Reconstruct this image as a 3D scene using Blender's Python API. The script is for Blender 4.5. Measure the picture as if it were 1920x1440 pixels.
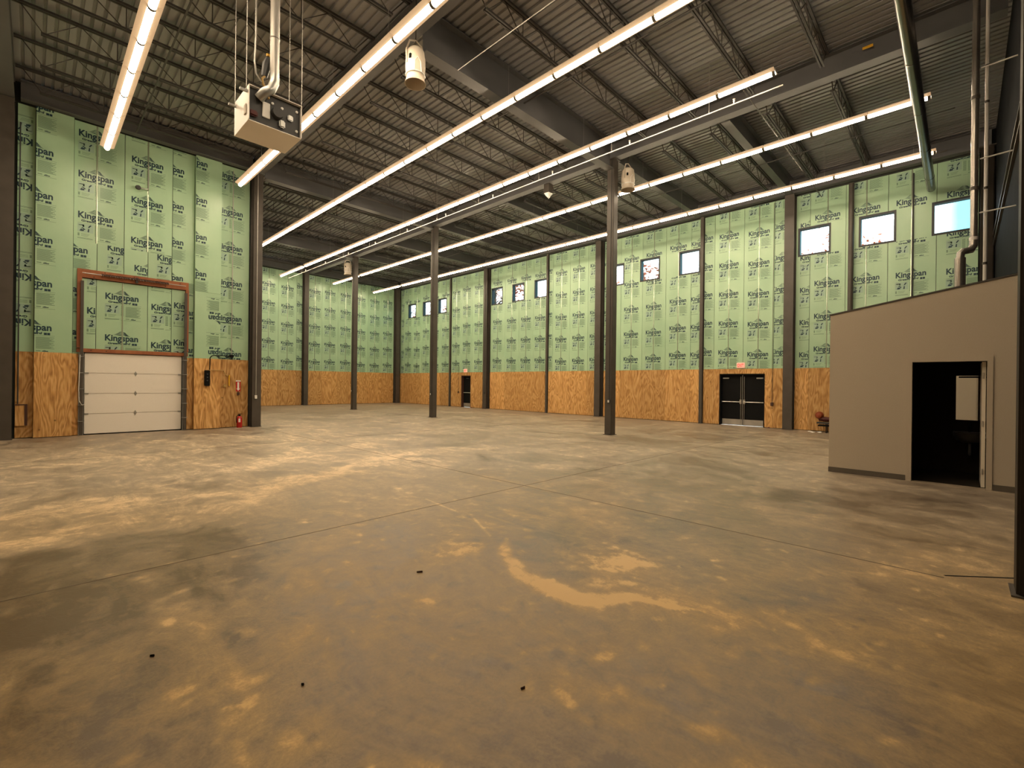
import bpy, bmesh, math, random
import numpy as np
from mathutils import Vector, Matrix

for o in list(bpy.data.objects):
    bpy.data.objects.remove(o, do_unlink=True)
scene = bpy.context.scene
C = scene.collection
random.seed(7)
PI = math.pi

# ------------------------------------------------------------------ camera
yaw, pitch, roll = math.radians(-45.885), math.radians(-0.063), math.radians(0.668)
r0 = Vector((math.cos(yaw), math.sin(yaw), 0)); f0 = Vector((-math.sin(yaw), math.cos(yaw), 0))
fw = f0 * math.cos(pitch) + Vector((0, 0, 1)) * math.sin(pitch)
up = r0.cross(fw)
rt = r0 * math.cos(roll) + up * math.sin(roll)
up = rt.cross(fw)
cam_data = bpy.data.cameras.new('camera')
cam_data.sensor_width = 36.0
cam_data.lens = 36.0 * 870.12 / 1920.0
cam_data.clip_start = 0.05
cam_data.clip_end = 400
cam = bpy.data.objects.new('camera', cam_data)
C.objects.link(cam)
cam.matrix_world = Matrix(((rt.x, up.x, -fw.x, 0), (rt.y, up.y, -fw.y, 0), (rt.z, up.z, -fw.z, 1.7), (0, 0, 0, 1)))
scene.camera = cam

# ------------------------------------------------------------------ sky (broken cloud), exposure
SKY_STRENGTH = 2.4
LAMP_STRENGTH = 22.0
LAMP_COLOR = (1.0, 0.80, 0.555)
world = bpy.data.worlds.new('sky'); scene.world = world
world.use_nodes = True
wn, wl = world.node_tree.nodes, world.node_tree.links
wn.clear()
w_out = wn.new('ShaderNodeOutputWorld'); w_bg = wn.new('ShaderNodeBackground')
w_tc = wn.new('ShaderNodeTexCoord'); w_no = wn.new('ShaderNodeTexNoise'); w_rp = wn.new('ShaderNodeValToRGB')
w_no.inputs['Scale'].default_value = 2.0; w_no.inputs['Detail'].default_value = 4.0
w_rp.color_ramp.elements[0].position = 0.50; w_rp.color_ramp.elements[0].color = (0.125, 0.37, 0.46, 1)
w_rp.color_ramp.elements[1].position = 0.60; w_rp.color_ramp.elements[1].color = (0.88, 0.95, 1.0, 1)
w_sp = wn.new('ShaderNodeSeparateXYZ'); w_ma = wn.new('ShaderNodeMath'); w_mb = wn.new('ShaderNodeMath')
w_ma.operation = 'MULTIPLY_ADD'; w_ma.inputs[1].default_value = 1.6; w_mb.operation = 'MULTIPLY_ADD'; w_mb.inputs[1].default_value = 0.25
wl.new(w_tc.outputs['Generated'], w_no.inputs['Vector']); wl.new(w_tc.outputs['Generated'], w_sp.inputs[0])
wl.new(w_no.outputs['Fac'], w_mb.inputs[0]); w_mb.inputs[2].default_value = 0.335
wl.new(w_sp.outputs['Y'], w_ma.inputs[0]); wl.new(w_mb.outputs[0], w_ma.inputs[2]); wl.new(w_ma.outputs[0], w_rp.inputs['Fac'])
wl.new(w_rp.outputs['Color'], w_bg.inputs['Color']); w_bg.inputs['Strength'].default_value = SKY_STRENGTH
wl.new(w_bg.outputs['Background'], w_out.inputs['Surface'])
scene.view_settings.view_transform = 'Standard'
scene.view_settings.look = 'None'
scene.view_settings.exposure = 1.2
scene.view_settings.gamma = 1.0
scene.view_settings.use_curve_mapping = False

# ------------------------------------------------------------------ helpers
class MB:
    def __init__(s):
        s.v = []; s.f = []; s.m = []; s.mi = 0
    def add(s, verts, faces):
        b = len(s.v); s.v += [tuple(p) for p in verts]
        s.f += [tuple(i + b for i in f) for f in faces]; s.m += [s.mi] * len(faces)
        return s
    def box(s, x0, x1, y0, y1, z0, z1):
        x0, x1 = min(x0, x1), max(x0, x1); y0, y1 = min(y0, y1), max(y0, y1); z0, z1 = min(z0, z1), max(z0, z1)
        v = [(x0, y0, z0), (x1, y0, z0), (x1, y1, z0), (x0, y1, z0), (x0, y0, z1), (x1, y0, z1), (x1, y1, z1), (x0, y1, z1)]
        return s.add(v, [(0, 3, 2, 1), (4, 5, 6, 7), (0, 1, 5, 4), (1, 2, 6, 5), (2, 3, 7, 6), (3, 0, 4, 7)])
    def cbox(s, c, sx, sy, sz, ch=0.01):
        """box with chamfered edges"""
        bm = bmesh.new(); bmesh.ops.create_cube(bm, size=1)
        for w in bm.verts: w.co = Vector((w.co.x * sx + c[0], w.co.y * sy + c[1], w.co.z * sz + c[2]))
        bmesh.ops.bevel(bm, geom=bm.edges[:], offset=ch, segments=2, affect='EDGES')
        bm.verts.index_update()
        s.add([w.co[:] for w in bm.verts], [[w.index for w in f.verts] for f in bm.faces]); bm.free()
        return s
    def tube(s, pts, r, n=8, cap=True):
        pts = [Vector(p) for p in pts]; rings = []
        rr = r if isinstance(r, (list, tuple)) else [r] * len(pts)
        prev = None
        for i, p in enumerate(pts):
            if i == 0: d = pts[1] - p
            elif i == len(pts) - 1: d = p - pts[i - 1]
            else: d = (pts[i + 1] - p).normalized() + (p - pts[i - 1]).normalized()
            d.normalize()
            if prev is None:
                a = Vector((0, 0, 1)) if abs(d.z) < 0.9 else Vector((1, 0, 0))
                u = d.cross(a).normalized()
            else:
                u = (prev - d * prev.dot(d)).normalized()
            prev = u; w = d.cross(u)
            rings.append([p + (u * math.cos(2 * PI * k / n) + w * math.sin(2 * PI * k / n)) * rr[i] for k in range(n)])
        v = [q for ring in rings for q in ring]; f = []
        for i in range(len(pts) - 1):
            for k in range(n):
                k2 = (k + 1) % n
                f.append((i * n + k, i * n + k2, (i + 1) * n + k2, (i + 1) * n + k))
        if cap:
            f.append(tuple(range(n))[::-1]); f.append(tuple((len(pts) - 1) * n + k for k in range(n)))
        return s.add(v, f)
    def lathe(s, prof, c=(0, 0, 0), n=24, axis='z'):
        v = []; f = []
        for (r, h) in prof:
            for k in range(n):
                a = 2 * PI * k / n
                p = (r * math.cos(a), r * math.sin(a), h)
                if axis == 'x': p = (p[2], p[0], p[1])
                if axis == 'y': p = (p[1], p[2], p[0])
                v.append((p[0] + c[0], p[1] + c[1], p[2] + c[2]))
        for i in range(len(prof) - 1):
            for k in range(n):
                k2 = (k + 1) % n
                f.append((i * n + k, i * n + k2, (i + 1) * n + k2, (i + 1) * n + k))
        return s.add(v, f)
    def prism(s, poly, h0, h1, axis='z'):
        """poly in the plane across axis; z:(x,y) x:(y,z) y:(x,z)"""
        def P(a, b, h): return {'z': (a, b, h), 'x': (h, a, b), 'y': (a, h, b)}[axis]
        n = len(poly)
        v = [P(a, b, h0) for a, b in poly] + [P(a, b, h1) for a, b in poly]
        f = [tuple(range(n))[::-1], tuple(range(n, 2 * n))] + [(i, (i + 1) % n, n + (i + 1) % n, n + i) for i in range(n)]
        return s.add(v, f)
    def mesh(s, name):
        me = bpy.data.meshes.new(name); me.from_pydata(s.v, [], s.f)
        me.polygons.foreach_set('material_index', s.m); me.update()
        bm = bmesh.new(); bm.from_mesh(me); bmesh.ops.recalc_face_normals(bm, faces=bm.faces); bm.to_mesh(me); bm.free()
        return me
    def build(s, name, mats, parent=None, smooth=False):
        if parent is not None:
            L = Vector((0, 0, 0)); q = parent
            while q is not None: L += q.location; q = q.parent
            s.v = [(a - L.x, b - L.y, c - L.z) for a, b, c in s.v]
        me = s.mesh(name)
        return link(name, me, mats, parent, smooth)

def link(name, me, mats, parent=None, smooth=False):
    for m in (mats if isinstance(mats, (list, tuple)) else [mats]): me.materials.append(m)
    if smooth:
        me.polygons.foreach_set('use_smooth', [True] * len(me.polygons))
        try: me.set_sharp_from_angle(angle=math.radians(40))
        except Exception: pass
    o = bpy.data.objects.new(name, me); C.objects.link(o)
    if parent is not None: o.parent = parent
    return o

def tag(o, label=None, cat=None, group=None, kind=None):
    if label: o['label'] = label
    if cat: o['category'] = cat
    if group: o['group'] = group
    if kind: o['kind'] = kind
    return o

def thing(name, loc, label, cat, group=None):
    o = bpy.data.objects.new(name, None); C.objects.link(o); o.location = loc; o.empty_display_size = 0.1
    return tag(o, label, cat, group)

def copy_tree(o, parent=None):
    c = o.copy(); C.objects.link(c); c.parent = parent
    for ch in [q for q in bpy.data.objects if q.parent == o]: copy_tree(ch, c)
    return c

# ------------------------------------------------------------------ materials
def mat(name, color, rough=0.6, metal=0.0, spec=0.4, emit=None, estr=0.0):
    m = bpy.data.materials.new(name); m.use_nodes = True
    b = m.node_tree.nodes['Principled BSDF']
    b.inputs['Base Color'].default_value = (*color, 1); b.inputs['Roughness'].default_value = rough
    b.inputs['Metallic'].default_value = metal; b.inputs['Specular IOR Level'].default_value = spec
    if emit: b.inputs['Emission Color'].default_value = (*emit, 1); b.inputs['Emission Strength'].default_value = estr
    return m

def noisy(name, c1, c2, scale=4.0, rough=0.6, metal=0.0, spec=0.4, detail=4, stretch=(1, 1, 1), bump=0.0, r2=None):
    m = mat(name, c1, rough, metal, spec); nt = m.node_tree; b = nt.nodes['Principled BSDF']
    tc = nt.nodes.new('ShaderNodeTexCoord'); mp = nt.nodes.new('ShaderNodeMapping'); no = nt.nodes.new('ShaderNodeTexNoise')
    rp = nt.nodes.new('ShaderNodeValToRGB'); oi = nt.nodes.new('ShaderNodeObjectInfo'); ad = nt.nodes.new('ShaderNodeVectorMath')
    mp.inputs['Scale'].default_value = stretch; no.inputs['Scale'].default_value = scale; no.inputs['Detail'].default_value = detail
    rp.color_ramp.elements[0].position = 0.3; rp.color_ramp.elements[1].position = 0.7
    rp.color_ramp.elements[0].color = (*c1, 1); rp.color_ramp.elements[1].color = (*c2, 1)
    ad.operation = 'MULTIPLY_ADD'; ad.inputs[1].default_value = (37, 53, 71)
    nt.links.new(tc.outputs['Object'], mp.inputs['Vector'])
    cmb = nt.nodes.new('ShaderNodeCombineXYZ')
    for k in 'XYZ': nt.links.new(oi.outputs['Random'], cmb.inputs[k])
    nt.links.new(cmb.outputs[0], ad.inputs[0]); nt.links.new(mp.outputs[0], ad.inputs[2])
    nt.links.new(ad.outputs[0], no.inputs['Vector']); nt.links.new(no.outputs['Fac'], rp.inputs['Fac'])
    nt.links.new(rp.outputs['Color'], b.inputs['Base Color'])
    if r2 is not None:
        mr = nt.nodes.new('ShaderNodeMapRange'); mr.inputs['To Min'].default_value = rough; mr.inputs['To Max'].default_value = r2
        mr.inputs['From Min'].default_value = 0.3; mr.inputs['From Max'].default_value = 0.7
        nt.links.new(no.outputs['Fac'], mr.inputs['Value']); nt.links.new(mr.outputs[0], b.inputs['Roughness'])
    if bump:
        bp = nt.nodes.new('ShaderNodeBump'); bp.inputs['Strength'].default_value = bump; bp.inputs['Distance'].default_value = 0.02
        nt.links.new(no.outputs['Fac'], bp.inputs['Height']); nt.links.new(bp.outputs[0], b.inputs['Normal'])
    return m

def plywood_mat():
    m = mat('plywood', (0.5, 0.25, 0.07), 0.55, 0, 0.3); nt = m.node_tree; N = nt.nodes; L = nt.links; b = N['Principled BSDF']
    tc = N.new('ShaderNodeTexCoord'); oi = N.new('ShaderNodeObjectInfo'); cmb = N.new('ShaderNodeCombineXYZ'); ad = N.new('ShaderNodeVectorMath')
    ad.operation = 'MULTIPLY_ADD'; ad.inputs[1].default_value = (91, 67, 43)
    for k in 'XYZ': L.new(oi.outputs['Random'], cmb.inputs[k])
    L.new(cmb.outputs[0], ad.inputs[0]); L.new(tc.outputs['Object'], ad.inputs[2])
    mp = N.new('ShaderNodeMapping'); mp.inputs['Scale'].default_value = (1.0, 1.0, 0.28); L.new(ad.outputs[0], mp.inputs['Vector'])
    n1 = N.new('ShaderNodeTexNoise'); n1.inputs['Scale'].default_value = 2.0; n1.inputs['Detail'].default_value = 2; n1.inputs['Distortion'].default_value = 0.6
    L.new(mp.outputs[0], n1.inputs['Vector'])
    mu = N.new('ShaderNodeMath'); mu.operation = 'MULTIPLY'; mu.inputs[1].default_value = 75; L.new(n1.outputs['Fac'], mu.inputs[0])
    si = N.new('ShaderNodeMath'); si.operation = 'SINE'; L.new(mu.outputs[0], si.inputs[0])
    mp2 = N.new('ShaderNodeMapping'); mp2.inputs['Scale'].default_value = (9, 9, 0.9); L.new(ad.outputs[0], mp2.inputs['Vector'])
    n2 = N.new('ShaderNodeTexNoise'); n2.inputs['Scale'].default_value = 4; n2.inputs['Detail'].default_value = 5; L.new(mp2.outputs[0], n2.inputs['Vector'])
    mx = N.new('ShaderNodeMath'); mx.operation = 'MULTIPLY_ADD'; mx.inputs[1].default_value = 0.17; L.new(si.outputs[0], mx.inputs[0]); L.new(n2.outputs['Fac'], mx.inputs[2])
    rp = N.new('ShaderNodeValToRGB'); e = rp.color_ramp.elements
    e[0].position = 0.15; e[0].color = (0.33, 0.155, 0.047, 1); e[1].position = 0.85; e[1].color = (0.74, 0.47, 0.21, 1)
    k = e.new(0.5); k.color = (0.58, 0.32, 0.108, 1)
    L.new(mx.outputs[0], rp.inputs['Fac'])
    vo = N.new('ShaderNodeTexVoronoi'); vo.inputs['Scale'].default_value = 2.6; L.new(ad.outputs[0], vo.inputs['Vector'])
    kn = N.new('ShaderNodeMapRange'); kn.inputs['From Min'].default_value = 0.03; kn.inputs['From Max'].default_value = 0.09; kn.inputs['To Min'].default_value = 0.35
    L.new(vo.outputs['Distance'], kn.inputs['Value'])
    hs = N.new('ShaderNodeHueSaturation'); va = N.new('ShaderNodeMapRange'); va.inputs['To Min'].default_value = 0.76; va.inputs['To Max'].default_value = 1.2
    L.new(oi.outputs['Random'], va.inputs['Value'])
    mm = N.new('ShaderNodeMath'); mm.operation = 'MULTIPLY'; L.new(va.outputs[0], mm.inputs[0]); L.new(kn.outputs[0], mm.inputs[1])
    L.new(mm.outputs[0], hs.inputs['Value']); L.new(rp.outputs['Color'], hs.inputs['Color']); L.new(hs.outputs['Color'], b.inputs['Base Color'])
    return m

def board_mat():
    """pale green foil-faced insulation board, slightly glossy film"""
    m = mat('insulation_green', (0.42, 0.62, 0.36), 0.33, 0, 0.5); nt = m.node_tree; N = nt.nodes; L = nt.links; b = N['Principled BSDF']
    tc = N.new('ShaderNodeTexCoord'); no = N.new('ShaderNodeTexNoise'); no.inputs['Scale'].default_value = 0.9; no.inputs['Detail'].default_value = 4
    L.new(tc.outputs['Object'], no.inputs['Vector'])
    rp = N.new('ShaderNodeValToRGB'); rp.color_ramp.elements[0].position = 0.3; rp.color_ramp.elements[1].position = 0.7
    rp.color_ramp.elements[0].color = (0.36, 0.56, 0.37, 1); rp.color_ramp.elements[1].color = (0.42, 0.61, 0.41, 1)
    L.new(no.outputs['Fac'], rp.inputs['Fac'])
    oi = N.new('ShaderNodeObjectInfo'); hs = N.new('ShaderNodeHueSaturation'); va = N.new('ShaderNodeMapRange')
    va.inputs['To Min'].default_value = 0.94; va.inputs['To Max'].default_value = 1.06; L.new(oi.outputs['Random'], va.inputs['Value'])
    L.new(va.outputs[0], hs.inputs['Value']); L.new(rp.outputs['Color'], hs.inputs['Color']); L.new(hs.outputs['Color'], b.inputs['Base Color'])
    mp = N.new('ShaderNodeMapping'); mp.inputs['Scale'].default_value = (3, 3, 0.5); L.new(tc.outputs['Object'], mp.inputs['Vector'])
    n2 = N.new('ShaderNodeTexNoise'); n2.inputs['Scale'].default_value = 2.0; L.new(mp.outputs[0], n2.inputs['Vector'])
    bp = N.new('ShaderNodeBump'); bp.inputs['Strength'].default_value = 0.12; bp.inputs['Distance'].default_value = 0.03
    L.new(n2.outputs['Fac'], bp.inputs['Height']); L.new(bp.outputs[0], b.inputs['Normal'])
    return m

def floor_mat():
    m = mat('concrete_floor', (0.3, 0.24, 0.18), 0.45, 0, 0.35); nt = m.node_tree; N = nt.nodes; L = nt.links; b = N['Principled BSDF']
    tc = N.new('ShaderNodeTexCoord')
    def noise(scale, detail, dist=0.0, stretch=None):
        n = N.new('ShaderNodeTexNoise'); n.inputs['Scale'].default_value = scale; n.inputs['Detail'].default_value = detail
        n.inputs['Distortion'].default_value = dist; n.inputs['Roughness'].default_value = 0.70
        if stretch:
            mp = N.new('ShaderNodeMapping'); mp.inputs['Scale'].default_value = stretch; mp.inputs['Rotation'].default_value = (0, 0, 0.9)
            L.new(tc.outputs['Object'], mp.inputs['Vector']); L.new(mp.outputs[0], n.inputs['Vector'])
        else: L.new(tc.outputs['Object'], n.inputs['Vector'])
        return n.outputs['Fac']
    def math_(op, a, bb):
        n = N.new('ShaderNodeMath'); n.operation = op
        for i, x in enumerate((a, bb)):
            if isinstance(x, (int, float)): n.inputs[i].default_value = x
            else: L.new(x, n.inputs[i])
        return n.outputs[0]
    a = noise(0.33, 8, 1.6); c = noise(1.6, 9, 1.4, (1.0, 0.5, 1.0)); d = noise(7, 7, 0.8); g = noise(55, 4)
    at = N.new('ShaderNodeAttribute'); at.attribute_name = 'dust'
    s = math_('ADD', math_('MULTIPLY', a, 0.8), math_('MULTIPLY', c, 1.0))
    s = math_('ADD', s, math_('MULTIPLY', d, 0.55)); s = math_('ADD', s, math_('MULTIPLY', g, 0.36))
    s = math_('SUBTRACT', s, 1.355)                       # about zero mean
    s = math_('ADD', math_('MULTIPLY', s, 1.4), 0.5)
    s = math_('ADD', s, at.outputs['Fac'])
    rp = N.new('ShaderNodeValToRGB'); e = rp.color_ramp.elements
    e[0].position = 0.12; e[0].color = (0.142, 0.106, 0.074, 1); e[1].position = 1.0; e[1].color = (0.72, 0.56, 0.38, 1)
    for p, col in ((0.34, (0.236, 0.186, 0.135)), (0.52, (0.315, 0.255, 0.188)), (0.72, (0.425, 0.340, 0.242))):
        k = e.new(p); k.color = (*col, 1)
    L.new(s, rp.inputs['Fac'])
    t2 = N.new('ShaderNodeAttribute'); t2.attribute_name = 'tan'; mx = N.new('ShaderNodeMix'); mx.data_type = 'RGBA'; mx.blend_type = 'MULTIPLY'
    L.new(t2.outputs['Fac'], mx.inputs[0]); L.new(rp.outputs['Color'], mx.inputs[6]); mx.inputs[7].default_value = (0.80, 0.655, 0.39, 1)  # multiply tint also paints in the darker foreground
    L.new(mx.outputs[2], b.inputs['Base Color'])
    # pale paint-and-mud flecks
    mr = N.new('ShaderNodeMapRange'); mr.inputs['From Min'].default_value = 0.2; mr.inputs['From Max'].default_value = 0.8
    mr.inputs['To Min'].default_value = 0.34; mr.inputs['To Max'].default_value = 0.62
    L.new(s, mr.inputs['Value']); L.new(mr.outputs[0], b.inputs['Roughness'])
    bp = N.new('ShaderNodeBump'); bp.inputs['Strength'].default_value = 0.4; bp.inputs['Distance'].default_value = 0.006
    L.new(d, bp.inputs['Height']); L.new(bp.outputs[0], b.inputs['Normal'])
    return m

M = {}
M['steel'] = noisy('painted_steel_brown', (0.066, 0.056, 0.047), (0.082, 0.070, 0.059), 3, 0.42, 0, 0.4)
M['col_dark'] = noisy('column_near_black', (0.022, 0.018, 0.014), (0.030, 0.024, 0.019), 3, 0.6, 0, 0.15)
M['beam'] = noisy('painted_beam_dark', (0.120, 0.120, 0.125), (0.140, 0.139, 0.143), 1.5, 0.5, 0, 0.4)
M['deck'] = noisy('painted_deck', (0.31, 0.313, 0.325), (0.345, 0.348, 0.36), 0.8, 0.33, 0.0, 0.5)
M['joist'] = mat('painted_joist', (0.062, 0.056, 0.053), 0.5)
M['board'] = board_mat()
M['ply'] = plywood_mat()
M['floor'] = floor_mat()
M['backing'] = mat('dark_sheathing', (0.035, 0.04, 0.035), 0.8)
M['tape'] = mat('seam_tape', (0.52, 0.60, 0.46), 0.16, 0.55, 0.8)
M['ink'] = mat('print_ink', (0.016, 0.048, 0.070), 0.4)
M['ink_grey'] = mat('print_grey', (0.19, 0.31, 0.21), 0.4)
M['ink_blue'] = mat('print_blue', (0.34, 0.50, 0.40), 0.4)
M['white'] = mat('white_enamel', (0.80, 0.76, 0.70), 0.35)
M['door_white'] = noisy('door_white', (0.84, 0.79, 0.72), (0.87, 0.82, 0.75), 60, 0.45)
M['lumber'] = noisy('red_lumber', (0.26, 0.085, 0.035), (0.37, 0.135, 0.055), 5, 0.6, stretch=(1, 1, 0.3))
M['galv'] = mat('galvanised', (0.42, 0.42, 0.40), 0.38, 0.85)
M['conduit'] = mat('conduit_steel', (0.42, 0.40, 0.37), 0.45, 0.5)
M['black'] = mat('black_paint', (0.006, 0.006, 0.0065), 0.6, 0, 0.12)
M['darkgrey'] = mat('dark_grey', (0.045, 0.045, 0.045), 0.5)
M['chrome'] = mat('brushed_metal', (0.62, 0.60, 0.57), 0.3, 0.9)
M['kick'] = noisy('kick_plate', (0.40, 0.38, 0.35), (0.50, 0.47, 0.43), 3, 0.35, 0.7)
M['drywall'] = noisy('beige_drywall', (0.50, 0.43, 0.335), (0.53, 0.455, 0.355), 90, 0.8, 0, 0.2, bump=0.15)
M['leaf_white'] = mat('door_leaf_paint', (0.66, 0.60, 0.50), 0.4)
M['trim'] = mat('door_trim', (0.50, 0.425, 0.33), 0.45)
M['base'] = mat('rubber_base', (0.12, 0.10, 0.08), 0.6)
M['dark_wall'] = noisy('dark_wall', (0.010, 0.011, 0.014), (0.016, 0.016, 0.019), 1.2, 0.8, 0, 0.05)
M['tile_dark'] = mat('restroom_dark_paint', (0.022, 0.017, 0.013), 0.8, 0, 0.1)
M['red'] = mat('red_paint', (0.42, 0.012, 0.012), 0.3, 0, 0.5)
M['sign_red'] = mat('sign_red', (0.50, 0.02, 0.02), 0.4)
M['sign_white'] = mat('sign_white', (0.82, 0.80, 0.76), 0.4)
M['exit_face'] = mat('exit_face', (0.75, 0.70, 0.66), 0.4, emit=(1.0, 0.22, 0.15), estr=0.22)
M['exit_red'] = mat('exit_letter', (0.7, 0.03, 0.02), 0.4, emit=(1.0, 0.03, 0.02), estr=0.35)
M['yellow'] = mat('yellow_paint', (0.72, 0.40, 0.03), 0.4)
M['orange'] = mat('orange_red', (0.27, 0.055, 0.018), 0.4)
M['maroon'] = mat('dark_red', (0.075, 0.012, 0.009), 0.5)
M['lens'] = mat('lamp_lens', (0.9, 0.85, 0.75), 0.4, emit=LAMP_COLOR, estr=LAMP_STRENGTH)
M['reflector'] = mat('reflector_white', (0.80, 0.77, 0.73), 0.35)
M['side_lens'] = mat('side_diffuser', (0.08, 0.07, 0.055), 0.6, 0, 0.1, emit=(1.0, 0.60, 0.30), estr=0.22)
M['band'] = mat('joint_band', (0.10, 0.09, 0.07), 0.6)
M['fan'] = mat('fan_cream', (0.64, 0.56, 0.46), 0.38)
M['pvc'] = mat('pipe_white', (0.70, 0.66, 0.62), 0.25, 0, 0.6)
M['duct'] = mat('spiral_duct', (0.22, 0.21, 0.20), 0.25, 0.9)
M['riser'] = mat('vent_metal', (0.34, 0.31, 0.28), 0.25, 0.75)
M['frame'] = mat('window_frame', (0.030, 0.032, 0.035), 0.45)
M['mirror'] = mat('mirror', (0.85, 0.85, 0.85), 0.03, 1.0)
M['porcelain'] = mat('porcelain', (0.07, 0.06, 0.05), 0.3)
M['brown'] = mat('brown_dark', (0.07, 0.03, 0.02), 0.6)
M['bark'] = mat('bark', (0.10, 0.07, 0.05), 0.8)
M['leaf'] = noisy('autumn_leaf', (0.45, 0.07, 0.03), (0.55, 0.16, 0.05), 2, 0.7)
M['ground'] = noisy('outside_ground', (0.18, 0.17, 0.13), (0.24, 0.22, 0.17), 0.5, 0.9)
M['brass'] = mat('gas_fitting', (0.42, 0.28, 0.10), 0.45, 0.3)
g = bpy.data.materials.new('window_glass'); g.use_nodes = True
gn = g.node_tree.nodes; gl = g.node_tree.links; gn.clear()
go = gn.new('ShaderNodeOutputMaterial'); gm = gn.new('ShaderNodeMixShader'); gt = gn.new('ShaderNodeBsdfTransparent'); gg = gn.new('ShaderNodeBsdfGlossy')
gg.inputs['Roughness'].default_value = 0.02; gm.inputs['Fac'].default_value = 0.06; gt.inputs['Color'].default_value = (0.93, 0.97, 0.97, 1)
gl.new(gt.outputs[0], gm.inputs[1]); gl.new(gg.outputs[0], gm.inputs[2]); gl.new(gm.outputs[0], go.inputs['Surface'])
M['glass'] = g

# ------------------------------------------------------------------ dimensions
XW = 21.06        # window wall face
YB = 33.40        # far wall face
YL = 18.90        # wall with the overhead door
YR = -0.70        # dark wall beside the camera
ZD = 9.95         # underside of roof deck
PLY = 2.44
WIN_Z = (6.85, 7.95)
WINDOWS = [(-0.25, 0.77), (1.72, 2.76), (3.64, 4.70), (8.60, 9.58), (10.55, 11.58), (12.50, 13.52),
           (17.62, 18.60), (19.45, 20.48), (21.35, 22.38), (27.18, 28.20), (29.12, 30.15), (31.10, 32.15)]
DD = (5.84, 7.66, 2.23)       # double door in window wall
SD = (24.34, 25.36, 2.22)     # single exit door in window wall
OH = (1.06, 3.48, 2.47)       # overhead door in wall_left

def rect_minus(r, holes):
    """split rectangle (u0,u1,z0,z1) around holes, return pieces"""
    out = [r]
    for h in holes:
        nxt = []
        for (a, b, c, d) in out:
            if h[0] >= b or h[1] <= a or h[2] >= d or h[3] <= c: nxt.append((a, b, c, d)); continue
            if h[0] > a: nxt.append((a, h[0], c, d))
            if h[1] < b: nxt.append((h[1], b, c, d))
            a2, b2 = max(a, h[0]), min(b, h[1])
            if h[2] > c: nxt.append((a2, b2, c, h[2]))
            if h[3] < d: nxt.append((a2, b2, h[3], d))
        out = nxt
    return [q for q in out if q[1] - q[0] > 0.004 and q[3] - q[2] > 0.004]

# ------------------------------------------------------------------ floor
rng = np.random.RandomState(11)
def vnoise(x, y, scale, seed):
    rs = np.random.RandomState(seed); tab = rs.rand(256, 256)
    fx, fy = x / scale, y / scale; ix, iy = np.floor(fx).astype(int), np.floor(fy).astype(int)
    tx, ty = fx - ix, fy - iy; tx = tx * tx * (3 - 2 * tx); ty = ty * ty * (3 - 2 * ty)
    g_ = lambda i, j: tab[i % 256, j % 256]
    return (g_(ix, iy) * (1 - tx) + g_(ix + 1, iy) * tx) * (1 - ty) + (g_(ix, iy + 1) * (1 - tx) + g_(ix + 1, iy + 1) * tx) * ty
def fbm(x, y, scale, seed, octv=4):
    s = 0; a = 0.5; t = 0
    for k in range(octv):
        s = s + a * vnoise(x + 17.3 * k, y - 9.1 * k, scale / 2 ** k, seed + k); t += a; a *= 0.5
    return s / t
def sstep(a, b, x):
    t = np.clip((x - a) / (b - a), 0, 1); return t * t * (3 - 2 * t)
def polydist(x, y, pts):
    d = np.full(x.shape, 1e9); tt = np.zeros(x.shape); n = len(pts) - 1
    for i in range(n):
        ax, ay = pts[i]; bx, by = pts[i + 1]; dx, dy = bx - ax, by - ay
        t = np.clip(((x - ax) * dx + (y - ay) * dy) / (dx * dx + dy * dy), 0, 1)
        q = np.hypot(x - ax - t * dx, y - ay - t * dy); mk = q < d
        d = np.where(mk, q, d); tt = np.where(mk, (i + t) / n, tt)
    return d, tt
def tan_falloff(x, y):  # near floor: brown dust plus lens shading and brightness falloff painted in
    r = np.hypot(x, y); return np.clip(1.0 - (r + 2.5 * (fbm(x, y, 2.0, 90) - 0.5) - 3.8) / 6.5, 0, 1)
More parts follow.
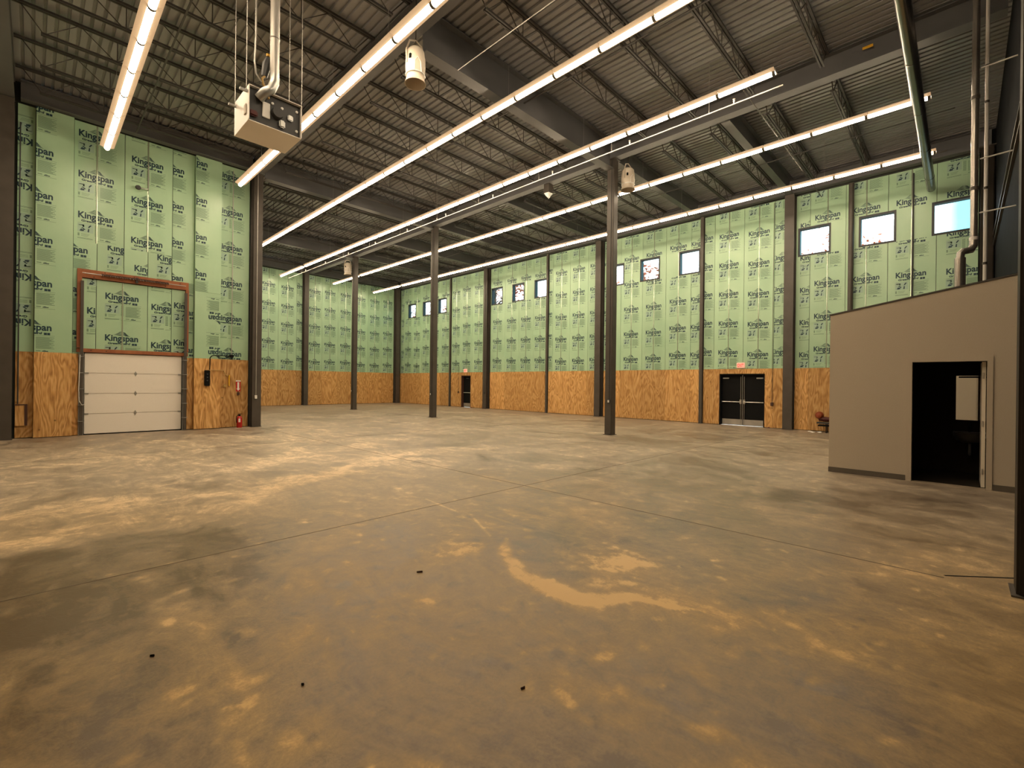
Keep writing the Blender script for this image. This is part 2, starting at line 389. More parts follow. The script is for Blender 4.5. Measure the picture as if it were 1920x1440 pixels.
def dust(x, y):
    wx = x + 0.22 * (fbm(x, y, 0.6, 3) - 0.5); wy = y + 0.22 * (fbm(x, y, 0.6, 9) - 0.5)
    n1 = fbm(x, y, 0.16, 21, 4)
    v = np.zeros(x.shape)
    # swept arc of pale sanding dust
    n0 = fbm(x, y, 0.07, 23, 3); tex = 0.55 + 0.9 * n0
    d, t = polydist(wx, wy, [(3.62, 3.56), (3.42, 3.40), (3.25, 3.24), (3.05, 2.90), (2.95, 2.52), (2.98, 2.22), (3.20, 2.02), (3.32, 1.84), (3.52, 1.38)])
    wd = np.interp(t, [0, .15, .35, .55, .7, .85, 1], [.05, .10, .13, .15, .12, .07, .015])
    v += 0.62 * tex * (1 - sstep(wd * .4, wd * 1.2, d + 0.08 * (n1 - .5)))
    inner = sstep(-0.05, 0.35, (3.75 - x) * 0.75 + (2.55 - y) * 0.55)      # feathered on the outer side of the sweep only
    v += 0.22 * tex * (1 - sstep(0, 0.42, d)) * inner
    def ell(cx, cy, rx, ry, ang, soft=0.35, rag=0.5):
        ca, sa = math.cos(ang), math.sin(ang); u = ((wx - cx) * ca + (wy - cy) * sa) / rx; w = (-(wx - cx) * sa + (wy - cy) * ca) / ry
        q = np.hypot(u, w) + rag * (n1 - 0.5); return 1 - sstep(1 - soft, 1 + soft, q)
    spk = sstep(0.38, 0.55, n0 + 0.25 * (n1 - 0.5))                          # speckled like dried compound
    ring = ell(3.98, 2.52, 0.46, 0.34, -0.95, 0.18, 0.9) * (1 - ell(4.05, 2.68, 0.24, 0.12, -0.98, 0.25, 0.4))
    v += 0.50 * ring * (0.25 + 0.75 * spk)
    v += 0.36 * ell(3.42, 2.20, 0.26, 0.14, -0.5, 0.3, 0.9) * spk
    v += 0.42 * ell(3.08, 3.68, 0.36, 0.24, -0.55, 0.25, 1.0) * (0.45 + 0.55 * spk) - 0.30 * ell(3.28, 3.80, 0.16, 0.06, -0.5, 0.3, 0.5)
    v += 0.45 * ell(4.44, 4.15, 0.36, 0.10, -1.55, 0.4, 0.9) * tex
    for pp in ([(4.07, 4.39), (4.06, 3.89)], [(3.95, 4.55), (3.55, 3.75)], [(4.0, 5.6), (3.9, 4.75)]):
        dd, t_ = polydist(x, y, pp); v += 0.45 * (1 - sstep(0.008, 0.03, dd))
    v += 0.13 * ell(0.73, 5.45, 0.22, 0.45, 0.0, 0.3, 0.6) + 0.20 * ell(0.73, 4.6, 0.15, 0.55, 0.05, 0.25, 0.6)
    # dark damp ground
    v -= 0.34 * ell(0.45, 5.35, 1.30, 1.25, 0.0, 0.18, 0.5)
    v -= 0.16 * ell(0.05, 3.9, 0.7, 1.0, 0.2, 0.5, 0.7)
    v -= 0.14 * ell(3.55, 2.92, 0.5, 0.35, 0.5, 0.4, 0.6)
    v -= 0.16 * ell(3.75, 3.45, 0.7, 0.28, -0.75, 0.5, 0.6)
    v -= 0.20 * ell(4.55, 0.85, 0.75, 0.22, -0.6, 0.4, 0.8)
    v -= 0.16 * ell(5.2, 2.25, 0.7, 0.45, -0.6, 0.5, 0.6)
    v -= 0.26 * ell(8.6, 1.1, 1.5, 0.7, -0.8, 0.6, 0.8)
    v -= 0.18 * ell(9.2, 4.4, 2.2, 1.2, 0.3, 0.6, 0.8)
    v -= 0.16 * ell(14.2, 7.0, 2.4, 1.6, 0.3, 0.6, 0.8)
    v -= 0.16 * ell(3.3, 9.2, 1.6, 0.5, -0.25, 0.5, 0.8)
    v -= 0.12 * ell(7.0, 7.0, 1.6, 0.7, 0.2, 0.5, 0.8)
    v -= 0.20 * ell(1.75, 1.05, 0.75, 0.45, -0.8, 0.5, 0.7)
    v -= 0.12 * ell(0.6, 2.9, 0.9, 0.5, -0.4, 0.6, 0.8)
    v -= 0.12 * ell(3.0, 0.6, 0.9, 0.3, -0.7, 0.6, 0.8)
    # pale sweep tracks
    for pts, w, a in (([(-3, 6.2), (-0.3, 7.6), (1.2, 9.0), (3.2, 10.6), (6, 12.0), (9.5, 13.2)], 0.85, 0.17),
                      ([(-2.0, 8.4), (0.4, 8.6), (2.2, 7.9), (4.2, 8.6), (6.4, 9.4), (9.2, 9.0)], 0.45, 0.20),
                      ([(1.9, 7.1), (2.7, 7.7), (4.1, 8.2)], 0.25, 0.14),
                      ([(0.72, 4.4), (0.72, 4.0), (0.72, 3.4), (0.75, 2.6)], 0.17, 0.20),
                      ([(0.75, 3.0), (0.80, 2.3), (0.95, 1.6)], 0.3, 0.12),
                      ([(5.6, 7.3), (6.5, 6.3), (7.8, 5.9)], 0.3, 0.10),
                      ([(6.3, 0.1), (5.6, 0.9), (5.2, 1.1)], 0.5, 0.10)):
        d, t = polydist(wx, wy, pts); v += a * (1 - sstep(w * 0.4, w * 1.2, d))
    v += 0.22 * sstep(8.5, 6.5, x + 2 * (fbm(x, y, 3, 40) - .5)) * sstep(4.8, 6.5, y - 0.35 * x) * (1 - ell(0.75, 5.55, 1.5, 1.3, 0, .3, .3)) * (fbm(x, y, 1.5, 33) > 0.35)
    # individual mud and paint flecks
    rf = np.random.RandomState(5)
    for k in range(380):
        r_ = 1.0 + 5.2 * rf.rand() ** 0.8; a_ = 0.02 + 1.5 * rf.rand(); cx, cy = r_ * math.cos(a_), r_ * math.sin(a_)
        L_ = 0.025 + 0.07 * rf.rand() ** 2; W_ = L_ * (0.35 + 0.4 * rf.rand()); an = rf.rand() * PI; am = (0.42 if rf.rand() < 0.72 else -0.34) * (0.5 + 0.6 * rf.rand())
        mk = (np.abs(x - cx) < 0.16) & (np.abs(y - cy) < 0.16)
        xx, yy = wx[mk] - cx - (wx[mk] - x[mk]) * 0.6, wy[mk] - cy - (wy[mk] - y[mk]) * 0.6
        u = (xx * math.cos(an) + yy * math.sin(an)) / L_; w = (-xx * math.sin(an) + yy * math.cos(an)) / W_
        v[mk] += am * (1 - sstep(0.6, 1.25, np.hypot(u, w) + 0.8 * (n1[mk] - 0.5)))
    # small pale flecks of mud and paint
    fl = fbm(x, y, 0.17, 55, 2); big = fbm(x, y, 1.4, 60, 2)
    v += 0.22 * sstep(0.70, 0.80, fl + 0.30 * (big - 0.5)) * (y < 7)
    dk = fbm(x, y, 0.22, 71, 3); v -= 0.16 * sstep(0.67, 0.78, dk + 0.25 * (fbm(x, y, 1.8, 77, 2) - .5))
    return 0.75 * v
def grid(x0, x1, y0, y1, st):
    nx, ny = int(round((x1 - x0) / st)) + 1, int(round((y1 - y0) / st)) + 1
    X, Y = np.meshgrid(np.linspace(x0, x1, nx), np.linspace(y0, y1, ny), indexing='ij')
    idx = np.arange(nx * ny).reshape(nx, ny)
    F = np.stack([idx[:-1, :-1], idx[1:, :-1], idx[1:, 1:], idx[:-1, 1:]], -1).reshape(-1, 4)
    return X.ravel(), Y.ravel(), F
Xs, Ys, Fs, off = [], [], [], 0
for a in ((-0.8, 6.2, -0.9, 7.1, 0.025), (-4.5, -0.8, -3.0, 8.0, 0.06), (-0.8, 6.2, -3.0, -0.9, 0.1), (-0.8, 6.2, 7.1, 8.0, 0.05), (6.2, 9.0, -3.0, 8.0, 0.05), (9.0, 21.3, -3.0, 8.0, 0.1), (-4.5, 21.3, 8.0, 18.95, 0.12), (5.9, 21.3, 18.95, 33.5, 0.3)):
    x, y, F = grid(*a); Xs.append(x); Ys.append(y); Fs.append(F + off); off += len(x)
Xs, Ys, Fs = np.concatenate(Xs), np.concatenate(Ys), np.concatenate(Fs)
me = bpy.data.meshes.new('floor')
me.from_pydata(np.stack([Xs, Ys, np.zeros_like(Xs)], 1).tolist(), [], Fs.tolist())
at = me.attributes.new('dust', 'FLOAT', 'POINT'); at.data.foreach_set('value', dust(Xs, Ys).astype(np.float32))
at2 = me.attributes.new('tan', 'FLOAT', 'POINT'); at2.data.foreach_set('value', tan_falloff(Xs, Ys).astype(np.float32))
floor = link('floor', me, M['floor']); tag(floor, kind='structure')
MB().box(-4.75, XW + 0.32, -3.3, YL + 0.32, -0.25, -0.002).box(5.6, XW + 0.32, YL + 0.32, YB + 0.32, -0.25, -0.002).build('slab_base', M['backing'], floor)
# saw-cut joints, thin dark strips flush in the slab
M['joint'] = mat('joint_filler', (0.15, 0.115, 0.08), 0.8)
for i, (a, b, c, d) in enumerate(((-4.4, 21.0, 5.214, 5.228), (5.70, 5.715, 0.1, 33.3), (13.64, 13.655, 0, 33.3), (-4.4, 21.0, 13.5, 13.512))):
    MB().box(a, b, c, d, 0.0004, 0.0016).build('control_joint', M['joint'], floor)
cj = MB(); cj.prism([(5.77, 0.09), (5.785, 0.105), (6.20, -0.39), (6.185, -0.405)], 0.0004, 0.0018); cj.build('column_joint', M['black'], floor)

# ------------------------------------------------------------------ roof deck with ribs along Y
ribs = []; px = 0.1524 * 1.25
x = -4.6
while x < XW + 0.4:
    ribs += [(x, ZD), (x + px * 0.62, ZD), (x + px * 0.68, ZD + 0.045), (x + px * 0.94, ZD + 0.045)]; x += px
v = []; f = []
for i, (a, z) in enumerate(ribs):
    v += [(a, -3.2, z), (a, YB + 0.3, z)]
    if i: f.append((2 * i - 2, 2 * i, 2 * i + 1, 2 * i - 1))
ceiling = MB().add(v, f).build('ceiling', M['deck']); tag(ceiling, kind='structure')
MB().box(-4.7, XW + 0.5, -3.3, YB + 0.4, ZD + 0.06, ZD + 0.16).build('roof_slab', M['backing'], ceiling)

# ------------------------------------------------------------------ printed lettering on the boards
def text_mesh(body, width, bold=0.0, shear=0.0):
    cu = bpy.data.curves.new('t', 'FONT'); cu.body = body; cu.offset = bold; cu.shear = shear; cu.size = 1.0; cu.resolution_u = 3
    ob = bpy.data.objects.new('t', cu); C.objects.link(ob)
    dg = bpy.context.evaluated_depsgraph_get(); dg.update()
    me = bpy.data.meshes.new_from_object(ob.evaluated_get(dg))
    vs = [w.co.copy() for w in me.vertices]; fs = [tuple(p.vertices) for p in me.polygons]
    bpy.data.objects.remove(ob); bpy.data.curves.remove(cu); bpy.data.meshes.remove(me)
    x0 = min(p.x for p in vs); x1 = max(p.x for p in vs); k = width / (x1 - x0)
    return [((p.x - x0) * k, p.y * k, 0) for p in vs], fs
def build_print():
    b = MB()
    def rect(x0, x1, y0, y1, mi, z=0.0): b.mi = mi; b.add([(x0, y0, z), (x1, y0, z), (x1, y1, z), (x0, y1, z)], [(0, 1, 2, 3)])
    b.mi = 0
    v, f = text_mesh('Kingspan', 0.80, 0.030); ky = 1.18
    b.add([(p[0] - 0.40, p[1] * ky, 0) for p in v], f)
    v, f = text_mesh('GreenGuard', 0.54, 0.045, 0.15); b.add([(p[0] - 0.33, p[1] * 0.8 - 0.105, 0) for p in v], f)
    rect(0.245, 0.305, -0.125, -0.06, 0); rect(0.312, 0.37, -0.125, -0.06, 0)
    # mountain emblem: curved stripes rising to a peak, right flank heavier
    def stripe(p0, p1, p2, w, mi=0):
        P = []; n = 7
        for i in range(n + 1):
            t = i / n; q = [(1 - t) ** 2 * p0[k] + 2 * t * (1 - t) * p1[k] + t * t * p2[k] for k in (0, 1)]
            P.append((q, w * (0.25 + math.sin(PI * min(1, max(0, t))) * 0.75)))
        b.mi = mi; vs = []
        for q, ww in P: vs += [(q[0], q[1] - ww, 0), (q[0], q[1] + ww, 0)]
        b.add(vs, [(2 * i, 2 * i + 2, 2 * i + 3, 2 * i + 1) for i in range(n)])
    for i in range(6):
        t = i / 5
        stripe((-0.20 + 0.13 * t, 0.180 + 0.085 * t), (-0.08 + 0.05 * t, 0.215 + 0.10 * t), (0.02 - 0.02 * t, 0.160 + 0.12 * t), 0.0045)
    stripe((-0.14, 0.165), (-0.05, 0.195), (0.04, 0.150), 0.006)
    for i in range(5):
        t = i / 4
        stripe((0.03 - 0.03 * t, 0.190 + 0.10 * t), (0.09, 0.180 + 0.085 * t), (0.20 - 0.11 * t, 0.150 + 0.10 * t), 0.0085)
    rect(-0.40, 0.47, -0.150, -0.146, 0)
    # pictogram panel
    rect(-0.41, -0.06, -0.425, -0.165, 2)
    b.mi = 0
    rect(-0.385, -0.29, -0.225, -0.205, 0); rect(-0.30, -0.265, -0.27, -0.20, 0)
    b.add([(-0.37, -0.385, .0004), (-0.33, -0.40, .0004), (-0.27, -0.39, .0004), (-0.265, -0.34, .0004), (-0.31, -0.345, .0004), (-0.33, -0.32, .0004), (-0.345, -0.355, .0004)], [(0, 1, 2, 3, 4, 5, 6)])
    b.add([(-0.33, -0.30, .0004), (-0.30, -0.285, .0004), (-0.235, -0.335, .0004), (-0.25, -0.355, .0004)], [(0, 1, 2, 3)])
    b.add([(-0.18, -0.27, .0004), (-0.155, -0.275, .0004), (-0.10, -0.20, .0004), (-0.125, -0.185, .0004), (-0.155, -0.215, .0004)], [(0, 1, 2, 3, 4)])
    b.add([(-0.19, -0.40, .0004), (-0.155, -0.405, .0004), (-0.15, -0.31, .0004), (-0.175, -0.30, .0004)], [(0, 1, 2, 3)])
    rect(-0.238, -0.228, -0.42, -0.17, 2, .0004)
    # small print
    for k in range(3): rect(-0.33, -0.14 - 0.02 * k, -0.475 - 0.032 * k, -0.465 - 0.032 * k, 1)
    rect(-0.405, -0.365, -0.545, -0.46, 1)
    for k in range(2): rect(-0.41, -0.07, -0.60 - 0.022 * k, -0.589 - 0.022 * k, 1)
    for k in range(9): rect(-0.03, 0.045, -0.20 - 0.036 * k, -0.178 - 0.036 * k, 1)
    for k in range(13): rect(0.085, (0.46, 0.36, 0.44, 0.40)[k % 4], -0.205 - 0.026 * k, -0.190 - 0.026 * k, 1)
    rect(0.085, 0.18, -0.59, -0.565, 1)
    rect(0.215, 0.335, -0.60, -0.58, 0); rect(0.235, 0.285, -0.572, -0.562, 0)
    rect(-0.03, 0.47, -0.63, -0.622, 1)
    bm = bmesh.new()
    vs = [bm.verts.new(p) for p in b.v]
    for fc, mi in zip(b.f, b.m):
        try: q = bm.faces.new([vs[i] for i in fc]); q.material_index = mi
        except ValueError: pass
    bm.normal_update()
    for fc in bm.faces:
        if fc.normal.z < 0: fc.normal_flip()
    return bm
PRINT_BM = build_print(); PRINT_CACHE = {}
def print_mesh(c0, c1, b0=-9, b1=9):
    key = (round(max(c0, -0.5), 2), round(min(c1, 0.5), 2), round(max(b0, -0.7), 2), round(min(b1, 0.3), 2))
    if key not in PRINT_CACHE:
        bm = PRINT_BM.copy()
        for co, no in (((key[0], 0, 0), (-1, 0, 0)), ((key[1], 0, 0), (1, 0, 0)), ((0, key[2], 0), (0, -1, 0)), ((0, key[3], 0), (0, 1, 0))):
            bmesh.ops.bisect_plane(bm, geom=bm.verts[:] + bm.edges[:] + bm.faces[:], plane_co=co, plane_no=no, clear_outer=True)
        me = bpy.data.meshes.new('printed_lettering'); bm.to_mesh(me); bm.free()
        for m_ in (M['ink'], M['ink_grey'], M['ink_blue']): me.materials.append(m_)
        PRINT_CACHE[key] = me
    return PRINT_CACHE[key]
# wall frames: u coordinate, face coordinate n -> world
FR = {'right': (lambda u, d, z: (XW - d, u, z), Matrix(((0, 0, -1), (-1, 0, 0), (0, 1, 0))), -1),
      'back': (lambda u, d, z: (u, YB - d, z), Matrix(((1, 0, 0), (0, 0, -1), (0, 1, 0))), 1),
      'left': (lambda u, d, z: (u, YL - d, z), Matrix(((1, 0, 0), (0, 0, -1), (0, 1, 0))), 1)}
def place_print(fr, board, uc, zb, d, clip, zclip=(-9, 9), flip=False, holes=()):
    P, R3, sg = FR[fr]
    lo, hi = (clip[0] - uc) * sg, (clip[1] - uc) * sg
    lo, hi = min(lo, hi), max(lo, hi)
    b0, b1 = zclip[0] - zb, zclip[1] - zb
    if flip: lo, hi, b0, b1 = -hi, -lo, -b1, -b0
    if hi < -0.38 or lo > 0.38 or b1 < -0.55 or b0 > 0.25: return
    for h in holes:
        if h[0] < uc + 0.43 and h[1] > uc - 0.43 and h[2] < zb + 0.27 and h[3] > zb - 0.62:
            # keep only the part of the print clear of the opening (above or below)
            if (h[2] + h[3]) / 2 > zb: b1 = min(b1, h[2] - zb - 0.02)
            else: b0 = max(b0, h[3] - zb + 0.02)
    if b1 - b0 < 0.12: return
    me = print_mesh(lo, hi, b0, b1)
    if len(me.polygons) == 0: return
    o = bpy.data.objects.new('printed_lettering', me); C.objects.link(o); o.parent = board
    R = R3.to_4x4()
    if flip: R = R @ Matrix.Rotation(PI, 4, 'Z')
    o.matrix_local = Matrix.Translation(P(uc, d + 0.0035, zb)) @ R
def board(fr, wall, u0, u1, z0, z1, d, holes=(), uc=None, phase=None, pitch=1.27, tape=True, flip=False, th=0.03):
    P = FR[fr][0]; mb = MB(); gp = 0.007
    for (a, b, c, e) in rect_minus((u0 + gp, u1 - gp, z0, z1), holes):
        p, q = P(a, d, c), P(b, d - th, e); mb.box(p[0], q[0], p[1], q[1], p[2], q[2])
    o = mb.build('insulation_board', M['board'], wall)
    if uc is None: uc = (u0 + u1) / 2
    if tape and u0 + 0.1 < uc < u1 - 0.1:
        tb = MB()
        for (a, b, c, e) in rect_minus((uc - 0.019, uc + 0.019, z0, z1), holes):
            um = (a + b) / 2; rr = (b - a) / 2
            tb.prism([P(um + rr * math.cos(PI * k / 6), d + 0.0003 + rr * 0.55 * math.sin(PI * k / 6), 0)[:2] for k in range(7)], c, e, 'z')
        tb.build('seam_tape', M['tape'], o, True)
    if phase is not None:
        zb = phase
        while zb < z1 + 0.6:
            place_print(fr, o, uc - 0.012 * FR[fr][2], zb, d, (u0 + gp, u1 - gp), (z0 + 0.003, z1 - 0.003), flip, holes)
            zb += pitch
    return o
def sheet(fr, wall, u0, u1, z0, z1, d, holes=(), th=0.018):
    P = FR[fr][0]; mb = MB()
    for (a, b, c, e) in rect_minus((u0 + 0.004, u1 - 0.004, z0, z1), holes):
        p, q = P(a, d, c), P(b, d - th, e); mb.box(p[0], q[0], p[1], q[1], p[2], q[2])
    return mb.build('plywood_sheet', M['ply'], wall)

# ------------------------------------------------------------------ window wall (right)
wh = [(a, b, *WIN_Z) for a, b in WINDOWS]; dh = [(DD[0], DD[1], -1, DD[2]), (SD[0], SD[1], -1, SD[2])]
mb = MB()
for (a, b, c, d) in rect_minus((-0.8, YB + 0.3, 0, ZD), wh + dh): mb.box(XW + 0.07, XW + 0.24, a, b, c, d)
wall_right = mb.build('wall_right', M['backing']); tag(wall_right, kind='structure')
ZT = 9.25
def bay(fr, wall, edges, d, full, holes, top, seed, ply_holes=(), zply=PLY):
    rs = random.Random(seed)
    for a, b in zip(edges[:-1], edges[1:]):
        w = b - a
        ph = 3.02 + rs.uniform(-0.10, 0.10)
        if w > 1.0: board(fr, wall, a, b, zply, top, d, holes, None, ph)
        else:
            uc = (a + b) / 2 + rs.choice((-1, 1)) * rs.uniform(0.1, 0.35)
            board(fr, wall, a, b, zply, top, d, holes, uc, ph + rs.uniform(-.3, .3), tape=False)
        sheet(fr, wall, a, b, 0.02, zply - 0.003, d + 0.012, ply_holes)
bay('right', wall_right, [-0.34, 0.66, 1.93, 3.16, 4.30, 4.78], 0.0, True, wh, ZT, 1)
bay('right', wall_right, [5.14, 5.53, 6.70, 7.92, 8.37], 0.05, True, (), ZT, 2, dh)
bay('right', wall_right, [8.55, 9.00, 10.22, 11.45, 12.66, 13.66], 0.0, True, wh, ZT, 3)
bay('right', wall_right, [14.12, 14.67, 15.89, 17.11, 17.42], 0.05, True, (), ZT, 4)
bay('right', wall_right, [17.58, 18.67, 19.89, 21.12, 22.46], 0.0, True, wh, ZT, 5)
bay('right', wall_right, [22.94, 24.22, 25.42, 26.52], 0.05, True, (), ZT, 6, dh)
bay('right', wall_right, [26.66, 27.88, 29.10, 30.32, 31.54, 32.76, 33.30], 0.0, True, wh, ZT, 7)

# windows
for i, (a, b) in enumerate(WINDOWS):
    z0, z1 = WIN_Z; w = 0.055
    wn_ = bpy.data.objects.new('window_%d' % (i + 1), None); C.objects.link(wn_); tag(wn_, kind='structure')
    wn_.location = (XW + 0.1, (a + b) / 2, z0)
    fr_ = MB()
    fr_.box(XW - 0.012, XW + 0.22, a - 0.012, a + w, z0 - 0.012, z1 + 0.012).box(XW - 0.012, XW + 0.22, b - w, b + 0.012, z0 - 0.012, z1 + 0.012)
    fr_.box(XW - 0.012, XW + 0.22, a + w, b - w, z0 - 0.012, z0 + w).box(XW - 0.012, XW + 0.22, a + w, b - w, z1 - w, z1 + 0.012)
    fr_.build('window_frame', M['frame'], wn_)
    MB().box(XW + 0.14, XW + 0.146, a + w, b - w, z0 + w, z1 - w).build('window_pane', M['glass'], wn_)

# ------------------------------------------------------------------ far wall (back)
mb = MB().box(5.7, XW + 0.24, YB + 0.07, YB + 0.24, 0, ZD); wall_back = mb.build('wall_back', M['backing']); tag(wall_back, kind='structure')
bay('back', wall_back, [5.98, 6.68, 7.90, 9.12, 10.34, 11.56, 12.76, 13.15], 0.0, True, (), ZT, 11)
bay('back', wall_back, [13.53, 14.56, 15.77, 16.97, 18.18, 19.39, 20.48], 0.0, True, (), ZT, 12)

# return wall between the overhead-door wall and the far wall
wr = MB().box(5.70, 5.90, YL + 0.35, YB + 0.2, 0, ZD).build('wall_return', M['dark_wall']); tag(wr, kind='structure')
# walls outside the view that close the hall
tag(MB().box(-4.7, -4.5, -3.2, YL + 0.3, 0, ZD).build('wall_west', M['drywall']), kind='structure')
tag(MB().box(-4.6, 6.15, -3.3, -3.1, 0, ZD).build('wall_south', M['dark_wall']), kind='structure')

# ------------------------------------------------------------------ wall with overhead door (left)
mb = MB()
for (a, b, c, d) in rect_minus((-4.6, 5.86, 0, ZD), [(OH[0], OH[1], -1, OH[2])]): mb.box(a, b, YL + 0.07, YL + 0.24, c, d)
wall_left = mb.build('wall_left', M['backing']); tag(wall_left, kind='structure')
ZL = 9.35
board('left', wall_left, -4.4, -3.2, PLY, ZL, 0.0, (), None, 3.0); board('left', wall_left, -3.2, -2.0, PLY, ZL, 0.0, (), None, 2.9)
board('left', wall_left, -2.0, -0.80, PLY, ZL, 0.0, (), None, 3.1)
board('left', wall_left, -0.36, 0.0, PLY, ZL, -0.02, (), -0.45, 3.35, flip=True, tape=False)
board('left', wall_left, 0.0, 0.79, PLY, ZL, 0.14, (), -0.035, 3.05, 1.25, tape=False, th=0.16)
board('left', wall_left, 0.79, 1.95, 5.80, ZL, 0.0, (), 1.30, 6.50, 1.215)
board('left', wall_left, 0.79, 1.32, 4.97, 5.80, 0.0, (), 0.72, 5.45, tape=False)
board('left', wall_left, 1.32, 1.95, 4.97, 5.80, 0.0, (), 1.97, 5.66, tape=False)
board('left', wall_left, 0.79, 0.985, PLY, 4.97, 0.0, (), 0.60, 3.0, tape=False)
board('left', wall_left, 1.95, 3.18, 5.80, ZL, 0.0, (), 2.53, 6.02, 1.28)
board('left', wall_left, 1.95, 2.55, 4.97, 5.80, 0.0, (), 2.62, 5.14, tape=False)
board('left', wall_left, 2.55, 3.18, 4.97, 5.80, 0.0, (), 3.20, 5.60, tape=False)
board('left', wall_left, 3.18, 3.80, 4.97, ZL, 0.0, (), 3.10, 5.02, 1.2, tape=False)
board('left', wall_left, 3.60, 3.80, PLY, 4.97, 0.0, (), 3.45, 2.62, tape=False)
board('left', wall_left, 3.80, 4.58, 4.72, ZL, 0.14, (), 3.74, 5.25, 1.26, tape=False, th=0.16)
board('left', wall_left, 3.80, 4.58, PLY, 4.716, 0.14, (), 4.62, 2.72, 1.22, tape=False, flip=True, th=0.16)
board('left', wall_left, 4.58, 5.50, PLY, ZL, 0.02, (), 4.88, 2.56, 1.27, tape=False)
# panels inside the timber frame above the door
board('left', wall_left, 0.985, 1.31, 2.60, 4.70, 0.0, (), 1.52, 3.66, tape=False)
board('left', wall_left, 1.31, 2.55, 2.60, 4.70, 0.0, (), 1.93, 2.88, 1.28)
board('left', wall_left, 2.55, 3.18, 2.60, 4.70, 0.0, (), 3.06, 2.72, 1.24, tape=False)
board('left', wall_left, 3.18, 3.56, 2.60, 4.70, 0.0, (), 3.66, 2.85, 1.24, tape=False)
for a, b, d in ((-4.4, -3.2, 0), (-3.2, -2.0, 0), (-2.0, -0.8, 0), (-0.36, 0.0, -0.02), (0.0, 0.79, 0.15), (0.79, 0.93, 0.0), (3.62, 3.80, 0.0), (3.80, 4.58, 0.15), (4.58, 5.50, 0.03)):
    sheet('left', wall_left, a, b, 0.02, PLY - 0.003, d + 0.012, (), th=0.018 if d < 0.1 else 0.17)

# timber frame
tf = thing('timber_frame', (2.27, YL - 0.05, 2.5), 'red-brown timber frame around the green panels above the white roll-up door', 'wood frame')
MB().box(0.88, 3.64, YL - 0.07, YL - 0.005, 4.72, 4.97).build('header_beam', M['lumber'], tf)
MB().box(0.88, 0.985, YL - 0.12, YL - 0.005, 2.62, 4.718).build('jamb_post', M['lumber'], tf)
MB().box(3.555, 3.64, YL - 0.12, YL - 0.005, 2.62, 4.718).build('jamb_post', M['lumber'], tf)
MB().box(0.88, 3.64, YL - 0.06, YL - 0.005, 2.49, 2.60).build('lintel', M['lumber'], tf)
for x_, z_ in ((1.2, 2.55), (1.55, 2.54), (1.25, 4.76), (1.5, 4.93), (2.2, 4.92), (3.0, 4.76), (3.4, 4.90)):
    MB().lathe([(0.0, 0), (0.016, 0), (0.016, 0.004), (0, 0.005)], (x_, YL - 0.076 if z_ > 4 else YL - 0.066, z_), 8, 'y').build('knot', M['brown'], tf)
sp = thing('torsion_spring', (2.27, YL - 0.15, 4.8), 'dark torsion spring and shaft mounted on the timber header', 'spring')
MB().tube([(0.99, YL - 0.15, 4.84), (3.55, YL - 0.15, 4.84)], 0.013, 8).build('shaft', M['galv'], sp, True)
hx = []
for k in range(0, 42 * 10 + 1):
    a = 2 * PI * k / 10; xx = 1.42 + (3.08 - 1.42) * k / 420
    hx.append((xx, YL - 0.15 + 0.034 * math.cos(a), 4.84 + 0.034 * math.sin(a)))
MB().tube(hx, 0.012, 5).build('coil', M['brown'], sp, True)
MB().box(2.23, 2.29, YL - 0.16, YL - 0.075, 4.74, 4.90).build('centre_bracket', M['darkgrey'], sp)

# overhead door
d1 = bpy.data.objects.new('door_1', None); C.objects.link(d1); d1.location = (2.27, YL + 0.03, 0); tag(d1, kind='structure')
secz = [0.03, 0.635, 1.245, 1.865, 2.475]
for i in range(4):
    s_ = MB(); a, b = secz[i] + 0.004, secz[i + 1] - 0.004
    s_.cbox(((OH[0] + OH[1]) / 2, YL + 0.03, (a + b) / 2), OH[1] - OH[0] - 0.012, 0.05, b - a, 0.006)
    s_.build('door_section', M['door_white'], d1)
MB().box(OH[0] - 0.1, OH[1] + 0.1, YL + 0.25, YL + 0.28, 0.003, 2.6).build('outer_skin', M['darkgrey'], d1)  # hidden panel added to block sky light behind the door
MB().box(OH[0], OH[1], YL + 0.057, YL + 0.068, 0.03, 2.46).build('inner_core', M['door_white'], d1)  # backing added so no sky glows through the section gaps
MB().box(OH[0], OH[1], YL + 0.002, YL + 0.05, 0.003, 0.028).build('bottom_seal', M['black'], d1)
for z_ in secz[1:4]:
    h = MB(); h.prism([(2.265, z_ - 0.085), (2.225, z_), (2.265, z_ + 0.085), (2.305, z_)], YL - 0.006, YL + 0.003, 'y'); h.build('hinge_plate', M['galv'], d1)
    for xx in (OH[0] + 0.05, OH[1] - 0.05):
        MB().box(xx - 0.05, xx + 0.05, YL - 0.012, YL + 0.003, z_ - 0.02, z_ + 0.02).build('roller_hinge', M['galv'], d1)
